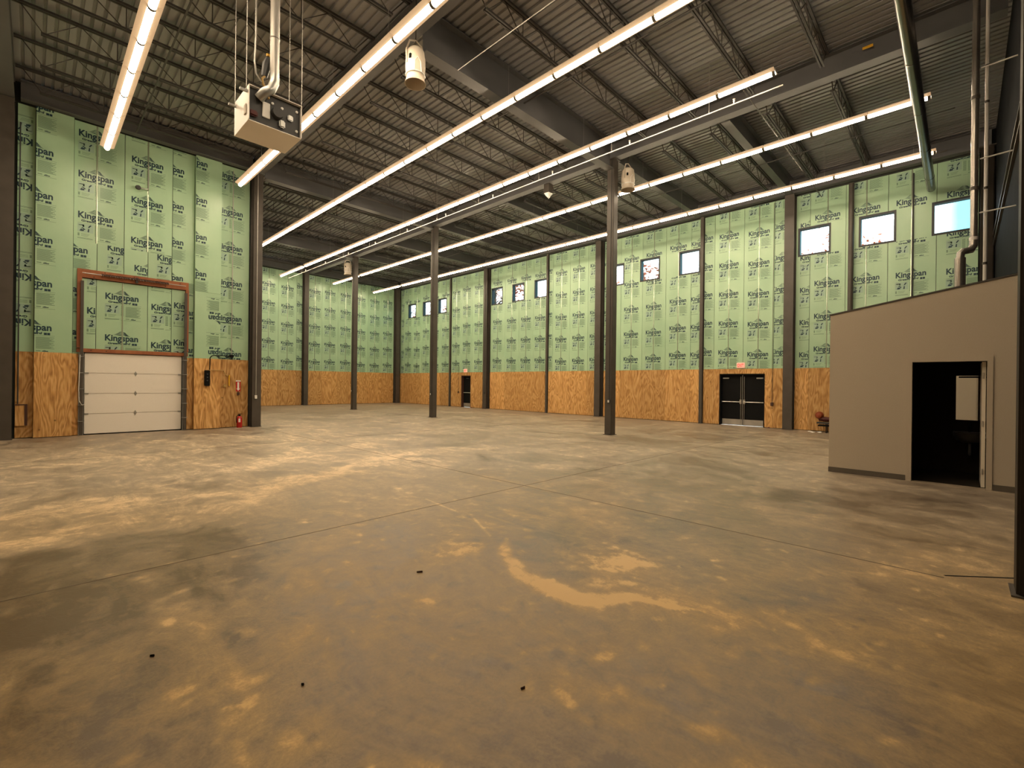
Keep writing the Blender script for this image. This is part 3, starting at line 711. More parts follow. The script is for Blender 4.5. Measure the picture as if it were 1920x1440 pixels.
for side, xx in ((-1, OH[0]), (1, OH[1])):
    t = thing('door_track', (xx + side * 0.06, YL - 0.06, 0), 'galvanised vertical track beside the white roll-up door, %s' % ('toward the black control box' if side > 0 else 'by the white pull rope'), 'door track')
    x0, x1 = (xx - 0.13, xx - 0.012) if side < 0 else (xx + 0.012, xx + 0.12)
    m_ = MB(); m_.box(x0, x1, YL - 0.03, YL - 0.004, 0.003, 2.48); m_.build('angle_plate', M['galv'], t)
    xr = (x0 + x1) / 2
    m_ = MB(); m_.box(xr - 0.035, xr - 0.028, YL - 0.195, YL - 0.135, 0.02, 4.6).box(xr + 0.028, xr + 0.035, YL - 0.195, YL - 0.135, 0.02, 4.6)
    m_.box(xr - 0.035, xr + 0.035, YL - 0.20, YL - 0.194, 0.02, 4.6); m_.build('rail', M['steel'], t)
    for k in range(5):
        MB().box(x0 - 0.01, x1 + 0.01, YL - 0.212, YL - 0.03, 0.42 + 0.48 * k, 0.44 + 0.48 * k).build('bracket', M['galv'], t)

# items on the plywood right of the overhead door
cb = thing('control_box', (4.17, YL - 0.16, 1.5), 'tall black door control box on plywood fed by a bent black conduit', 'control box')
MB().cbox((4.17, YL - 0.215, 1.765), 0.16, 0.09, 0.54, 0.012).build('housing', M['black'], cb)
for k in range(3): MB().lathe([(0.022, 0), (0.022, -0.012), (0, -0.014)], (4.17, YL - 0.2605, 1.90 - 0.11 * k), 12, 'y').build('push_button', M['darkgrey'], cb)
cd = thing('conduit', (4.93, YL - 0.04, 2.5), 'thin dark conduit down the green boards that bends over to the control box', 'conduit')
MB().tube([(4.94, YL - 0.08, 9.2), (4.94, YL - 0.08, 2.62)], 0.013, 8).build('vertical_run', M['conduit'], cd, True)
MB().cbox((4.94, YL - 0.075, 2.56), 0.13, 0.06, 0.10, 0.008).build('junction_box', M['black'], cd)
MB().tube([(4.87, YL - 0.085, 2.56), (4.70, YL - 0.10, 2.56), (4.61, YL - 0.20, 2.56), (4.36, YL - 0.205, 2.555), (4.29, YL - 0.21, 2.53), (4.25, YL - 0.21, 2.46), (4.25, YL - 0.21, 2.25), (4.24, YL - 0.21, 2.05)], 0.016, 8).build('bent_run', M['black'], cd, True)
gp_ = thing('gas_pipe', (4.80, YL - 0.1, 1.4), 'yellow and brass piping stub fixed to the plywood by the extinguisher sign', 'pipe')
MB().tube([(4.28, YL - 0.205, 2.045), (4.61, YL - 0.20, 2.04), (4.70, YL - 0.08, 2.03)], 0.012, 8).build('straw_pipe', M['brass'], gp_, True)
MB().tube([(4.70, YL - 0.075, 2.03), (4.74, YL - 0.085, 1.92), (4.79, YL - 0.085, 1.87), (4.86, YL - 0.085, 1.86)], 0.014, 8).build('hook', M['brass'], gp_, True)
MB().cbox((4.875, YL - 0.075, 1.69), 0.045, 0.05, 0.40, 0.008).build('yellow_strap', M['yellow'], gp_)
MB().lathe([(0, -0.03), (0.05, -0.03), (0.055, 0), (0.05, 0.03), (0, 0.03)], (4.74, YL - 0.09, 1.50), 14, 'y').build('valve', M['brass'], gp_, True)
sg = thing('extinguisher_sign', (5.17, YL - 0.05, 1.22), 'red and white arrow sign above the fire extinguisher', 'sign')
MB().box(5.10, 5.245, YL - 0.062, YL - 0.052, 1.30, 1.67).build('plate', M['sign_red'], sg)
MB().box(5.095, 5.25, YL - 0.0635, YL - 0.051, 1.655, 1.70).build('white_band', M['sign_white'], sg)
ar = MB(); ar.prism([(5.172, 1.315), (5.112, 1.40), (5.142, 1.40), (5.142, 1.63), (5.202, 1.63), (5.202, 1.40), (5.232, 1.40)], YL - 0.0645, YL - 0.0625, 'y'); ar.build('arrow', M['sign_white'], sg)
tag(MB().cbox((5.172, YL - 0.075, 1.215), 0.08, 0.05, 0.10, 0.008).build('outlet_box', M['brown']), 'small brown outlet box below the red arrow sign', 'outlet box')
fe = thing('fire_extinguisher', (5.17, YL - 0.25, 0), 'red fire extinguisher standing on the floor under the arrow sign', 'fire extinguisher')
c0 = (5.17, YL - 0.25, 0.0)
MB().lathe([(0, 0.004), (0.082, 0.004), (0.088, 0.02), (0.088, 0.33), (0.078, 0.375), (0.05, 0.405), (0.03, 0.415), (0, 0.416)], c0, 20).build('cylinder', M['red'], fe, True)
MB().lathe([(0.030, 0.40), (0.030, 0.45), (0.0, 0.452)], c0, 12).build('valve', M['black'], fe, True)
MB().box(5.10, 5.22, YL - 0.265, YL - 0.235, 0.452, 0.468).box(5.14, 5.25, YL - 0.265, YL - 0.235, 0.485, 0.50).box(5.15, 5.17, YL - 0.262, YL - 0.238, 0.45, 0.49).build('handle', M['black'], fe)
MB().tube([(5.14, YL - 0.26, 0.44), (5.07, YL - 0.28, 0.42), (5.06, YL - 0.29, 0.33), (5.07, YL - 0.29, 0.18)], 0.012, 8).build('hose', M['black'], fe, True)
lb = MB()
lb.add([(c0[0] + 0.0893 * math.cos(a), c0[1] + 0.0893 * math.sin(a), z) for a in [PI * 1.30 + 0.1 * k for k in range(8)] for z in (0.20, 0.33)], [(2 * k, 2 * k + 2, 2 * k + 3, 2 * k + 1) for k in range(7)])
lb.build('paper_label', M['sign_white'], fe)
# pull cord / chain with white hooks on door track
pc = MB().tube([(0.955, YL - 0.225, 2.4), (0.93, YL - 0.23, 1.4), (0.94, YL - 0.23, 1.05), (1.0, YL - 0.23, 0.92), (1.07, YL - 0.23, 0.92)], 0.009, 6).build('pull_rope', M['sign_white'], None, True)
tag(pc, 'white pull rope looped beside the roll-up door track', 'rope')
# framed plywood block with dark border in the left corner
bx = thing('wall_panel', (-0.22, YL - 0.06, 0.4), 'small plywood panel with a dark edge low in the left corner', 'panel')
MB().box(-0.35, -0.17, YL - 0.05, YL + 0.005, 0.36, 0.93).build('face', M['ply'], bx)
MB().box(-0.168, -0.11, YL - 0.06, YL + 0.005, 0.36, 0.96).build('side_edge', M['brown'], bx)
MB().box(-0.35, -0.17, YL - 0.06, YL + 0.005, 0.932, 0.96).build('top_edge', M['brown'], bx)
tag(MB().tube([(-0.30, YL - 0.05, 0.97), (-0.30, YL - 0.05, 8.8)], 0.014, 8).build('corner_conduit', M['darkgrey'], None, True), 'dark conduit running up the left corner above the small plywood panel', 'conduit')
# round wall lamp arm high on boards
wl_ = thing('wall_lamp', (2.52, YL - 0.05, 7.6), 'small dark fixture on a bent conduit high above the roll-up door', 'light fixture')
MB().tube([(2.535, YL - 0.03, 8.6), (2.535, YL - 0.03, 7.92), (2.53, YL - 0.05, 7.82), (2.47, YL - 0.07, 7.79), (2.34, YL - 0.07, 7.78)], 0.016, 8).build('conduit_arm', M['galv'], wl_, True)
MB().lathe([(0, -0.05), (0.06, -0.05), (0.075, 0), (0.05, 0.05), (0, 0.06)], (2.27, YL - 0.08, 7.78), 16, 'y').build('head', M['darkgrey'], wl_, True)

# ------------------------------------------------------------------ columns
def hsection(mb, cx, cy, w, dep, t, z0, z1, along='y'):
    """H column: flanges facing along axis"""
    if along == 'y':
        mb.box(cx - w / 2, cx + w / 2, cy - dep / 2, cy - dep / 2 + t, z0, z1).box(cx - w / 2, cx + w / 2, cy + dep / 2 - t, cy + dep / 2, z0, z1)
        mb.box(cx - t / 2, cx + t / 2, cy - dep / 2 + t, cy + dep / 2 - t, z0, z1)
    else:
        mb.box(cx - dep / 2, cx - dep / 2 + t, cy - w / 2, cy + w / 2, z0, z1).box(cx + dep / 2 - t, cx + dep / 2, cy - w / 2, cy + w / 2, z0, z1)
        mb.box(cx - dep / 2 + t, cx + dep / 2 - t, cy - t / 2, cy + t / 2, z0, z1)
    return mb
def tube_column(x, y, label, s=0.27, top=9.32, outlet=True, m='steel'):
    t = thing('steel_column', (x, y, 0), label, 'column')
    bm = MB(); bm.cbox((x, y, top / 2), s, s, top - 0.002, 0.018); bm.build('shaft', M[m], t, True)
    MB().box(x - s / 2 - 0.03, x + s / 2 + 0.03, y - s / 2 - 0.03, y + s / 2 + 0.03, 0.001, 0.014).build('base_plate', M['steel'], t)
    MB().box(x - s / 2 - 0.05, x + s / 2 + 0.05, y - s / 2 - 0.05, y + s / 2 + 0.05, top - 0.03, top - 0.003).build('cap_plate', M['steel'], t)
    if outlet:
        MB().tube([(x - s / 2 - 0.012, y - 0.05, top - 0.05), (x - s / 2 - 0.012, y - 0.05, 1.2)], 0.011, 6).build('conduit', M['darkgrey'], t, True)
        ob_ = MB().cbox((x - s / 2 - 0.03, y - 0.05, 1.14), 0.05, 0.075, 0.12, 0.006).build('outlet_box', M['darkgrey'], t)
        MB().box(x - s / 2 - 0.06, x - s / 2 - 0.0555, y - 0.08, y - 0.02, 1.10, 1.18).build('cover_plate', M['sign_white'], ob_)
    return t
tube_column(13.65, 8.58, 'brown square steel column standing nearest the double doors, with one barrel fan beside its top')
tube_column(13.65, 18.62, 'brown square steel column in line between the other two free-standing columns')
tube_column(13.65, 26.70, 'brown square steel column nearest the far green wall, barrel fan at its top')
tube_column(5.76, -0.475, 'dark square column against the dark wall beside the restroom door', s=0.28, outlet=False, m='col_dark')
tube_column(20.87, -0.52, 'dark square column in the corner behind the glossy vent pipe', s=0.30, outlet=False, m='col_dark')
def h_column(x, y, w, dep, along, label, top=9.3, conduit=None):
    t = thing('steel_column', (x, y, 0), label, 'column')
    hsection(MB(), x, y, w, dep, 0.022, 0.002, top, along).build('shaft', M['steel'], t)
    MB().box(x - 0.18, x + 0.18, y - 0.18, y + 0.18, 0.0005, 0.012).build('base_plate', M['steel'], t)
    if conduit:
        cx, cy, zb, m_ = conduit
        MB().tube([(cx, cy, top), (cx, cy, zb + 0.08)], 0.012, 6).build('conduit', M[m_], t, True)
        MB().cbox((cx, cy, zb), 0.07, 0.07, 0.13, 0.006).build('outlet_box', M['sign_white'] if m_ == 'conduit' else M['darkgrey'], t)
    return t
h_column(5.70, YL - 0.17, 0.30, 0.34, 'y', 'brown steel column at the outer corner beside the fire extinguisher', conduit=(5.66, YL - 0.385, 1.10, 'conduit'))
h_column(-0.57, YL - 0.17, 0.32, 0.34, 'y', 'dark steel column at the left corner beside the small plywood panel')
h_column(13.34, YB - 0.14, 0.30, 0.30, 'y', 'brown steel column against the far green wall between two bays')
h_column(20.72, YB - 0.14, 0.36, 0.30, 'y', 'brown steel column in the far corner where the green walls meet')
for yy, lab in ((4.96, 'brown steel column on the window wall between the double doors and the small red object'),
                (13.89, 'brown steel column on the window wall half hidden behind the nearest free-standing column'),
                (22.70, 'brown steel column on the window wall just beside the single exit door')):
    h_column(XW - 0.14, yy, 0.34, 0.30, 'x', lab, conduit=(XW - 0.31, yy - 0.05, 1.05, 'darkgrey') if yy > 20 else None)
for yy, lab in ((8.46, 'thin brown wall post between the double doors and the neighbouring windows'),
                (17.50, 'thin brown wall post at the middle of the window wall'),
                (26.59, 'thin dark wall post left of the single exit door')):
    t = thing('wall_post', (XW - 0.05, yy, 0), lab, 'post')
    hsection(MB(), XW - 0.07, yy, 0.14, 0.16, 0.012, 0.003, 9.3, 'x').build('shaft', M['steel'], t)
    MB().box(XW - 0.15, XW, yy - 0.08, yy + 0.08, 0.0005, 0.01).build('base_plate', M['steel'], t)

# ------------------------------------------------------------------ beams
def ibeam(axis, c, a0, a1, zb, zt, w, label, group=None):
    t = thing('steel_beam', ((c, (a0 + a1) / 2, zb) if axis == 'y' else ((a0 + a1) / 2, c, zb)), label, 'beam', group)
    def B(n, lo, hi, p, q):
        m_ = MB()
        if axis == 'y': m_.box(c + lo, c + hi, a0, a1, p, q)
        else: m_.box(a0, a1, c + lo, c + hi, p, q)
        m_.build(n, M['beam'], t)
    B('bottom_flange', -w / 2, w / 2, zb, zb + 0.022); B('top_flange', -w / 2, w / 2, zt - 0.022, zt); B('web', -0.008, 0.008, zb + 0.022, zt - 0.022)
    return t
G1 = ibeam('y', 13.65, YR + 0.1, YB - 0.02, 9.325, ZD - 0.06, 0.30, 'long dark roof girder carried by the row of free-standing columns')
ibeam('y', 5.75, -2.9, YL + 0.05, 9.33, ZD - 0.06, 0.28, 'long dark roof girder beside the light row above the hanging heater')
ibeam('y', -0.55, -2.9, YL - 0.02, 9.33, ZD - 0.06, 0.28, 'dark roof girder over the left corner column')
tg = MB().box(13.485, 13.498, 1.55, 1.75, 9.62, 9.68).build('yellow_tag', M['yellow'], G1); tag(tg, 'yellow tag')
GX = 'roof cross beams'
xb = [(8.60, 5.92, 13.48, 8.95, 'deep dark cross beam from the girder to the column nearest the double doors'),
      (18.62, 5.92, 13.48, 9.15, 'dark cross beam at the second free-standing column'),
      (26.70, 5.92, 13.48, 9.15, 'dark cross beam at the free-standing column nearest the far wall')]
for y_, a, b, zb, lab in xb: ibeam('x', y_, a, b, zb, ZD - 0.06, 0.30, lab)
for y_, lab in ((4.96, 'short dark roof beam meeting the window wall column by the small red object'), (8.60, 'short dark roof beam running to the window wall behind the nearest barrel-fan column'),
                (13.89, 'short dark roof beam meeting the window wall column hidden behind a free-standing column'), (18.62, 'short dark roof beam from the middle free-standing column to the window wall'),
                (22.70, 'short dark roof beam meeting the window wall column by the single exit door'), (26.70, 'short dark roof beam from the far free-standing column to the window wall')):
    ibeam('x', y_, 13.82, XW - 0.32, 9.30, ZD - 0.06, 0.24, lab)
ibeam('y', XW - 0.16, YR + 0.1, YB - 0.34, 9.32, ZD - 0.06, 0.28, 'dark eave beam along the top of the window wall')
ibeam('x', YB - 0.16, 5.95, XW - 0.35, 9.32, ZD - 0.06, 0.26, 'dark eave beam along the top of the far green wall')
ibeam('x', YL - 0.18, -0.3, 5.55, 9.38, ZD - 0.06, 0.26, 'dark eave beam along the top of the wall with the roll-up door')

# ------------------------------------------------------------------ open web joists
def joist_meshes(L):
    """joist along X from 0 to L, origin at bottom chord level; depth 0.58"""
    D = 0.57; ins = 0.45
    tc_ = MB().box(0, L, -0.055, -0.012, D - 0.05, D).box(0, L, 0.012, 0.055, D - 0.05, D)
    bc = MB().box(ins, L - ins, -0.05, -0.012, 0, 0.045).box(ins, L - ins, 0.012, 0.05, 0, 0.045)
    n = max(2, int(round((L - 2 * ins) / 1.15))); st = (L - 2 * ins) / n
    pts = [(0.12, 0, D - 0.03)]
    for k in range(n):
        xb_ = ins + 0.05 + st * k if k == 0 else ins + st * k
        pts += [(xb_, 0, 0.02), (ins + st * (k + 0.5), 0, D - 0.03)]
    pts += [(L - ins - 0.05, 0, 0.02), (L - 0.12, 0, D - 0.03)]
    wb = MB().tube(pts, 0.013, 5)
    for k in range(1, n): wb.tube([(ins + st * k + 0.03, 0, 0.03), (ins + st * k + 0.03, 0, D - 0.03)], 0.011, 5)
    return [('top_chord', tc_.mesh('top_chord')), ('bottom_chord', bc.mesh('bottom_chord')), ('web_rods', wb.mesh('web_rods'))]
JB = [(-4.45, -0.71, YL - 0.5, 'bar joist over the dark left corner'), (-0.39, 5.59, YL - 0.5, 'bar joist above the hanging heater and the two lowest light rows'),
      (5.91, 13.49, YB - 0.5, 'bar joist between the two long roof girders'), (13.81, XW - 0.32, YB - 0.5, 'bar joist between the column girder and the window wall')]
for a, b, ymax, lab in JB:
    ms = joist_meshes(b - a)
    for n_, m_ in ms: m_.materials.append(M['joist'])
    k = -7
    while True:
        y = 8.60 + 1.535 * k; k += 1
        if y > ymax: break
        if y < (-2.9 if b < 6 else 0.0): continue
        if b > 6 and min(abs(y - q) for q in ((8.60, 18.62, 26.70) if b < 14 else (4.96, 8.60, 13.89, 18.62, 22.70, 26.70))) < 0.30: continue
        t = thing('bar_joist', (a, y, ZD - 0.062 - 0.57), 'dark open-web ' + lab, 'joist', lab)
        for n_, m_ in ms:
            o = bpy.data.objects.new(n_, m_); C.objects.link(o); o.parent = t
for xx, y0, y1, lab in ((2.15, -2, YL - 0.6, 'over the hanging heater'), (9.2, 0.2, YB - 0.6, 'between the two long girders'), (17.3, 0.2, YB - 0.6, 'near the window wall')):
    zz = ZD - 0.062 - 0.58
    br = MB().box(xx - 0.018, xx + 0.018, y0, y1, zz - 0.02, zz - 0.001).build('joist_bridging', M['joist']); tag(br, 'thin dark bridging bar under the joists ' + lab, 'bar')

# ------------------------------------------------------------------ light rows
def make_light():
    t = thing('strip_light', (0, 0, 0), 'lit strip light', 'light')
    Ln = 1.212
    hs_ = MB(); hs_.box(-0.055, 0.055, 0, Ln, 0.075, 0.135); hs_.build('housing', M['reflector'], t)
    for s in (-1, 1):
        w = MB(); poly = [(s * 0.064, 0.076), (s * 0.158, 0.108), (s * 0.158, 0.116), (s * 0.064, 0.084)]
        w.prism(poly, 0.002, Ln - 0.002, 'y'); w.build('side_diffuser', M['side_lens'], t)
        MB().prism([(s * 0.056, 0.088), (s * 0.158, 0.118), (s * 0.158, 0.121), (s * 0.056, 0.128)], 0.002, Ln - 0.002, 'y').build('cover', M['reflector'], t)
    n = 8; ln = MB()
    prof = [(0.062 * math.cos(PI + PI * k / n), 0.075 + 0.062 * math.sin(PI + PI * k / n)) for k in range(n + 1)]
    v = [(p[0], y, p[1]) for y in (0.012, Ln - 0.012) for p in prof]
    f = [(k, k + 1, n + 1 + k + 1, n + 1 + k) for k in range(n)] + [tuple(range(n + 1))[::-1], tuple(range(n + 1, 2 * n + 2))]
    ln.add(v, f); ln.build('lens', M['lens'], t, True)
    b = MB()
    pr = [(0.068 * math.cos(PI + PI * k / n), 0.075 + 0.068 * math.sin(PI + PI * k / n)) for k in range(n + 1)]
    pi_ = [(0.060 * math.cos(PI + PI * k / n), 0.075 + 0.060 * math.sin(PI + PI * k / n)) for k in range(n + 1)][::-1]
    b.prism(pr + pi_, 0.001, 0.064, 'y'); b.build('joint_band', M['band'], t)
    return t
def clear_y(y):
    while abs((y - 8.60 + 0.7675) % 1.535 - 0.7675) < 0.12 or min(abs(y - q) for q in (4.96, 8.60, 13.89, 18.62, 22.70, 26.70)) < 0.2: y += 0.1
    return y
proto = make_light(); first = True; lights = []
ROWS = [(1.42, 8.24, 0.60, 17.62, 'over the left side, ending above the roll-up door wall'),  # near end is out of view, extended to brighten the left side
        (4.84, 8.27, 0.60, 17.62, 'passing behind the hanging heater'),  # unseen near fixtures added to lift the floor by the camera
        (8.23, 8.66, 0.60, 32.2, 'between the barrel fan and the sprinkler pipe row'),  # run on past the view to light the beige wall and near floor
        (11.44, 8.62, 3.04, 32.2, 'alongside the thin sprinkler pipe'),
        (15.05, 8.68, 0.60, 32.2, 'just behind the free-standing columns'),
        (18.23, 8.52, 0.60, 32.2, 'nearest the window wall')]
for (x, z, y0, y1, lab) in ROWS:
    n = int(round((y1 - y0) / 1.22))
    for k in range(n):
        if first: o = proto; first = False
        else: o = copy_tree(proto)
        yk = y0 + 1.22 * k + (0.32 if y0 + 1.22 * k > 28.0 else 0.0)
        o.location = (x, yk, z)
        o['label'] = 'lit strip light in the row ' + lab; o['group'] = 'light row ' + lab
        lights.append((o, x, yk + 0.3, z, k))
for (o, x, yw, z, k) in lights:
    if k % 2 == 0:
        yw = clear_y(yw)
        MB().tube([(x, yw, z + 0.136), (x, yw, ZD - 0.01)], 0.004, 4).build('hanger_wire', M['conduit'], o)

# ------------------------------------------------------------------ sprinkler and conduit runs
sp_ = thing('sprinkler_pipe', (11.88, 17, 8.6), 'thin pale sprinkler pipe with upright heads beside a light row', 'pipe')
MB().tube([(11.88, 3.0, 8.60), (11.88, 32.5, 8.60)], 0.015, 8).build('pipe', M['pvc'], sp_, True)
y = 4.07
while y < 32:
    MB().lathe([(0.0, 0), (0.016, 0.0), (0.016, 0.05), (0.03, 0.06), (0.012, 0.075), (0.012, 0.10), (0.035, 0.105), (0, 0.11)], (11.88, y, 8.615), 8).build('sprinkler_head', M['sign_white'], sp_)
    MB().tube([(11.88, clear_y(y + 0.6), 8.62), (11.88, clear_y(y + 0.6), ZD - 0.02)], 0.006, 5).build('hanger_rod', M['conduit'], sp_)
    y += 2.85
def run(name, pts, r, m_, label, cat='conduit', n=8):
    return tag(MB().tube(pts, r, n).build(name, M[m_], None, True), label, cat)
run('conduit_run', [(11.9, 3.86, 8.86), (15.8, 3.86, 8.86), (20.6, 3.86, 8.86)], 0.014, 'steel', 'thin grey conduit crossing below the girder near the sprinkler pipe end')
run('conduit_run', [(6.75, 3.6, 8.90), (6.75, 8.4, 8.90)], 0.008, 'pvc', 'thin pale line under the deep cross beam beside the barrel fan')
run('conduit_run', [(20.2, 0.4, 9.281), (20.2, 8.0, 9.281)], 0.018, 'steel', 'thin grey conduit under the joists close to the window wall')

# ------------------------------------------------------------------ barrel fans
def fan(c, r, label, rz=0.0):
    t = thing('barrel_fan', c, label, 'fan', None)
    x, y, z = c
    MB().lathe([(0.0, 0.72), (r * 0.62, 0.72), (r * 0.86, 0.66), (r * 0.97, 0.50), (r, 0.34), (r * 0.94, 0.20), (r * 0.88, 0.14), (r * 0.95, 0.06), (r * 1.06, 0.0), (r * 1.0, 0.0), (r * 0.82, 0.14), (r * 0.80, 0.24), (0.03, 0.26)], (x, y, z), 28).build('shroud', M['fan'], t, True)
    MB().lathe([(r * 0.965, 0.16), (r * 1.0, 0.175), (r * 0.965, 0.19)], (x, y, z), 28).build('band', M['sign_white'], t, True)
    MB().tube([(x - r * 1.03, y, z + 0.36), (x - r * 1.08, y, z + 0.62), (x - r * 0.7, y, z + 0.84), (x, y, z + 0.90), (x + r * 0.7, y, z + 0.84), (x + r * 1.08, y, z + 0.62), (x + r * 1.03, y, z + 0.36)], 0.018, 6).build('yoke', M['fan'], t, True)
    MB().tube([(x, y, z + 0.88), (x, y, ZD - 0.02)], 0.012, 6).build('drop_rod', M['steel'], t, True)
    MB().tube([(x - r * 0.62, y - r * 0.80, z + 0.16), (x - r * 0.64, y - r * 0.84, z + 0.36), (x - r * 0.40, y - r * 0.98, z + 0.44), (x - r * 0.1, y - r * 1.04, z + 0.36), (x + r * 0.02, y - r * 1.03, z + 0.16)], 0.011, 6).build('cord', M['sign_white'], t, True)
    MB().cbox((x - r * 0.90, y - r * 0.42, z + 0.46), 0.035, 0.05, 0.09, 0.005).build('vent_slot', M['black'], t)
    return t
fan((5.45, 8.17, 7.86), 0.205, 'cream barrel fan hanging by the deep cross beam over open floor')
fan((14.05, 8.23, 8.33), 0.225, 'cream barrel fan hanging beside the top of the column nearest the double doors')
fan((13.30, 26.95, 8.20), 0.22, 'cream barrel fan at the top of the column nearest the far wall')

# pointed gusset box below the girder
gb = thing('girder_post', (13.65, 11.42, 8.8), 'short square stub with a pointed light underside below the column girder', 'bracket')
MB().box(13.53, 13.77, 11.30, 11.54, 8.98, 9.32).build('stub', M['steel'], gb)
v = [(13.53, 11.30, 8.978), (13.77, 11.30, 8.978), (13.77, 11.54, 8.978), (13.53, 11.54, 8.978), (13.60, 11.36, 8.74)]
MB().add(v, [(0, 1, 2, 3), (0, 4, 1), (1, 4, 2), (2, 4, 3), (3, 4, 0)]).build('pointed_end', M['galv'], gb)

# ------------------------------------------------------------------ hanging unit heater
HX0, HX1, HY0, HY1, HZ0, HZ1 = 2.42, 3.27, 8.42, 9.20, 5.98, 6.56
ht = thing('unit_heater', ((HX0 + HX1) / 2, (HY0 + HY1) / 2, HZ0), 'white boxy gas heater with a dark open face hanging on rods from the roof', 'heater')
MB().box(HX0, HX1, HY0 + 0.02, HY1, HZ0, HZ0 + 0.012).build('bottom_panel', M['white'], ht)
MB().box(HX0, HX0 + 0.012, HY0, HY1, HZ0 + 0.013, HZ1).build('side_panel', M['white'], ht)
MB().box(HX1 - 0.012, HX1, HY0, HY1, HZ0 + 0.013, HZ1).build('side_panel', M['white'], ht)
MB().box(HX0 + 0.013, HX1 - 0.013, HY0, HY1, HZ1 - 0.012, HZ1).build('top_panel', M['white'], ht)
MB().box(HX0 + 0.013, HX1 - 0.013, HY1 - 0.012, HY1, HZ0 + 0.013, HZ1 - 0.013).build('back_panel', M['white'], ht)
fp = MB().box(HX0 + 0.013, HX1 - 0.013, HY0 + 0.06, HY0 + 0.075, HZ0 + 0.013, HZ1 - 0.013).build('control_face', M['darkgrey'], ht)
yf = HY0 + 0.06
MB().cbox((2.70, yf - 0.012, 6.26), 0.12, 0.022, 0.26, 0.006).build('junction_cover', M['sign_white'], fp)
MB().lathe([(0, -0.09), (0.085, -0.09), (0.095, -0.02), (0.095, 0)], (2.87, yf, 6.27), 20, 'y').build('blower_motor', M['darkgrey'], fp, True)
MB().cbox((2.95, yf - 0.03, 6.12), 0.10, 0.05, 0.13, 0.02).build('gas_valve', M['galv'], fp)
MB().cbox((3.09, yf - 0.02, 6.28), 0.09, 0.035, 0.10, 0.015).build('relay', M['galv'], fp)
for px_, pz in ((2.955, 6.40), (3.20, 6.44), (3.20, 6.10), (2.80, 6.42)):
    MB().lathe([(0, -0.02), (0.022, -0.016), (0.024, 0)], (px_, yf, pz), 10, 'y').build('knob', M['sign_white'], fp, True)
MB().cbox((2.50, yf - 0.03, 6.12), 0.13, 0.05, 0.10, 0.02).build('red_coil', M['maroon'], fp)
MB().cbox((HX0 - 0.008, HY0 + 0.16, 6.20), 0.012, 0.10, 0.16, 0.004).build('louvre_plate', M['trim'], ht)
for xx, yy in ((HX0 - 0.02, HY0 + 0.06), (HX0 - 0.02, HY1 - 0.1), (HX1 - 0.12, HY0 + 0.27), (HX1 + 0.015, HY0 + 0.06)):
    MB().tube([(xx, yy, HZ1 - 0.08), (xx, yy, ZD - 0.02)], 0.0065, 6).build('hanger_rod', M['conduit'], ht)
for yy in (HY0 + 0.06, HY1 - 0.1): MB().box(HX0 - 0.12, HX0 - 0.003, yy - 0.02, yy + 0.02, HZ1 - 0.12, HZ1 - 0.085).build('hanger_arm', M['galv'], ht)
MB().tube([(2.58, HY0 + 0.03, 6.40), (2.64, HY0 - 0.06, 6.49), (2.74, HY0 - 0.08, 6.58), (2.79, HY0 - 0.06, 6.72), (2.79, HY0 - 0.06, 6.85)], 0.075, 14).build('flue_elbow', M['galv'], ht, True)
MB().tube([(2.79, HY0 - 0.06, 6.85), (2.79, HY0 - 0.06, ZD - 0.01)], 0.072, 16).build('flue_pipe', M['conduit'], ht, True)
MB().lathe([(0.074, 7.44), (0.080, 7.45), (0.074, 7.46)], (2.79, HY0 - 0.06, 0), 16).build('flue_joint', M['galv'], ht, True)
MB().tube([(2.84, HY0 - 0.10, ZD - 0.02), (2.84, HY0 - 0.10, 6.95), (2.83, HY0 - 0.06, 6.87)], 0.012, 6).build('gas_line', M['conduit'], ht, True)
MB().tube([(2.53, HY0 + 0.05, ZD - 0.02), (2.53, HY0 + 0.05, 7.4), (2.51, HY0 + 0.03, 7.0), (2.53, HY0 + 0.02, 6.78), (2.60, HY0 + 0.02, 6.70), (2.66, HY0 + 0.02, 6.67)], 0.014, 6).build('electric_whip', M['conduit'], ht, True)
MB().tube([(2.68, HY0 + 0.02, 6.82), (2.62, HY0 + 0.0, 6.74), (2.64, HY0 + 0.02, 6.66), (2.70, HY0 + 0.02, 6.60), (2.72, HY0 + 0.0, 6.44)], 0.018, 6).build('gas_flex', M['brass'], ht, True)
MB().tube([(2.66, HY0 + 0.04, 6.80), (2.70, HY0 + 0.04, 7.02), (2.73, HY0 + 0.05, 7.18)], [0.05, 0.07, 0.03], 8).build('regulator', M['darkgrey'], ht, True)
MB().lathe([(0, 0), (0.03, 0), (0.03, 0.04), (0, 0.05)], (2.715, HY0 + 0.03, 7.16), 10).build('brass_cap', M['yellow'], ht, True)

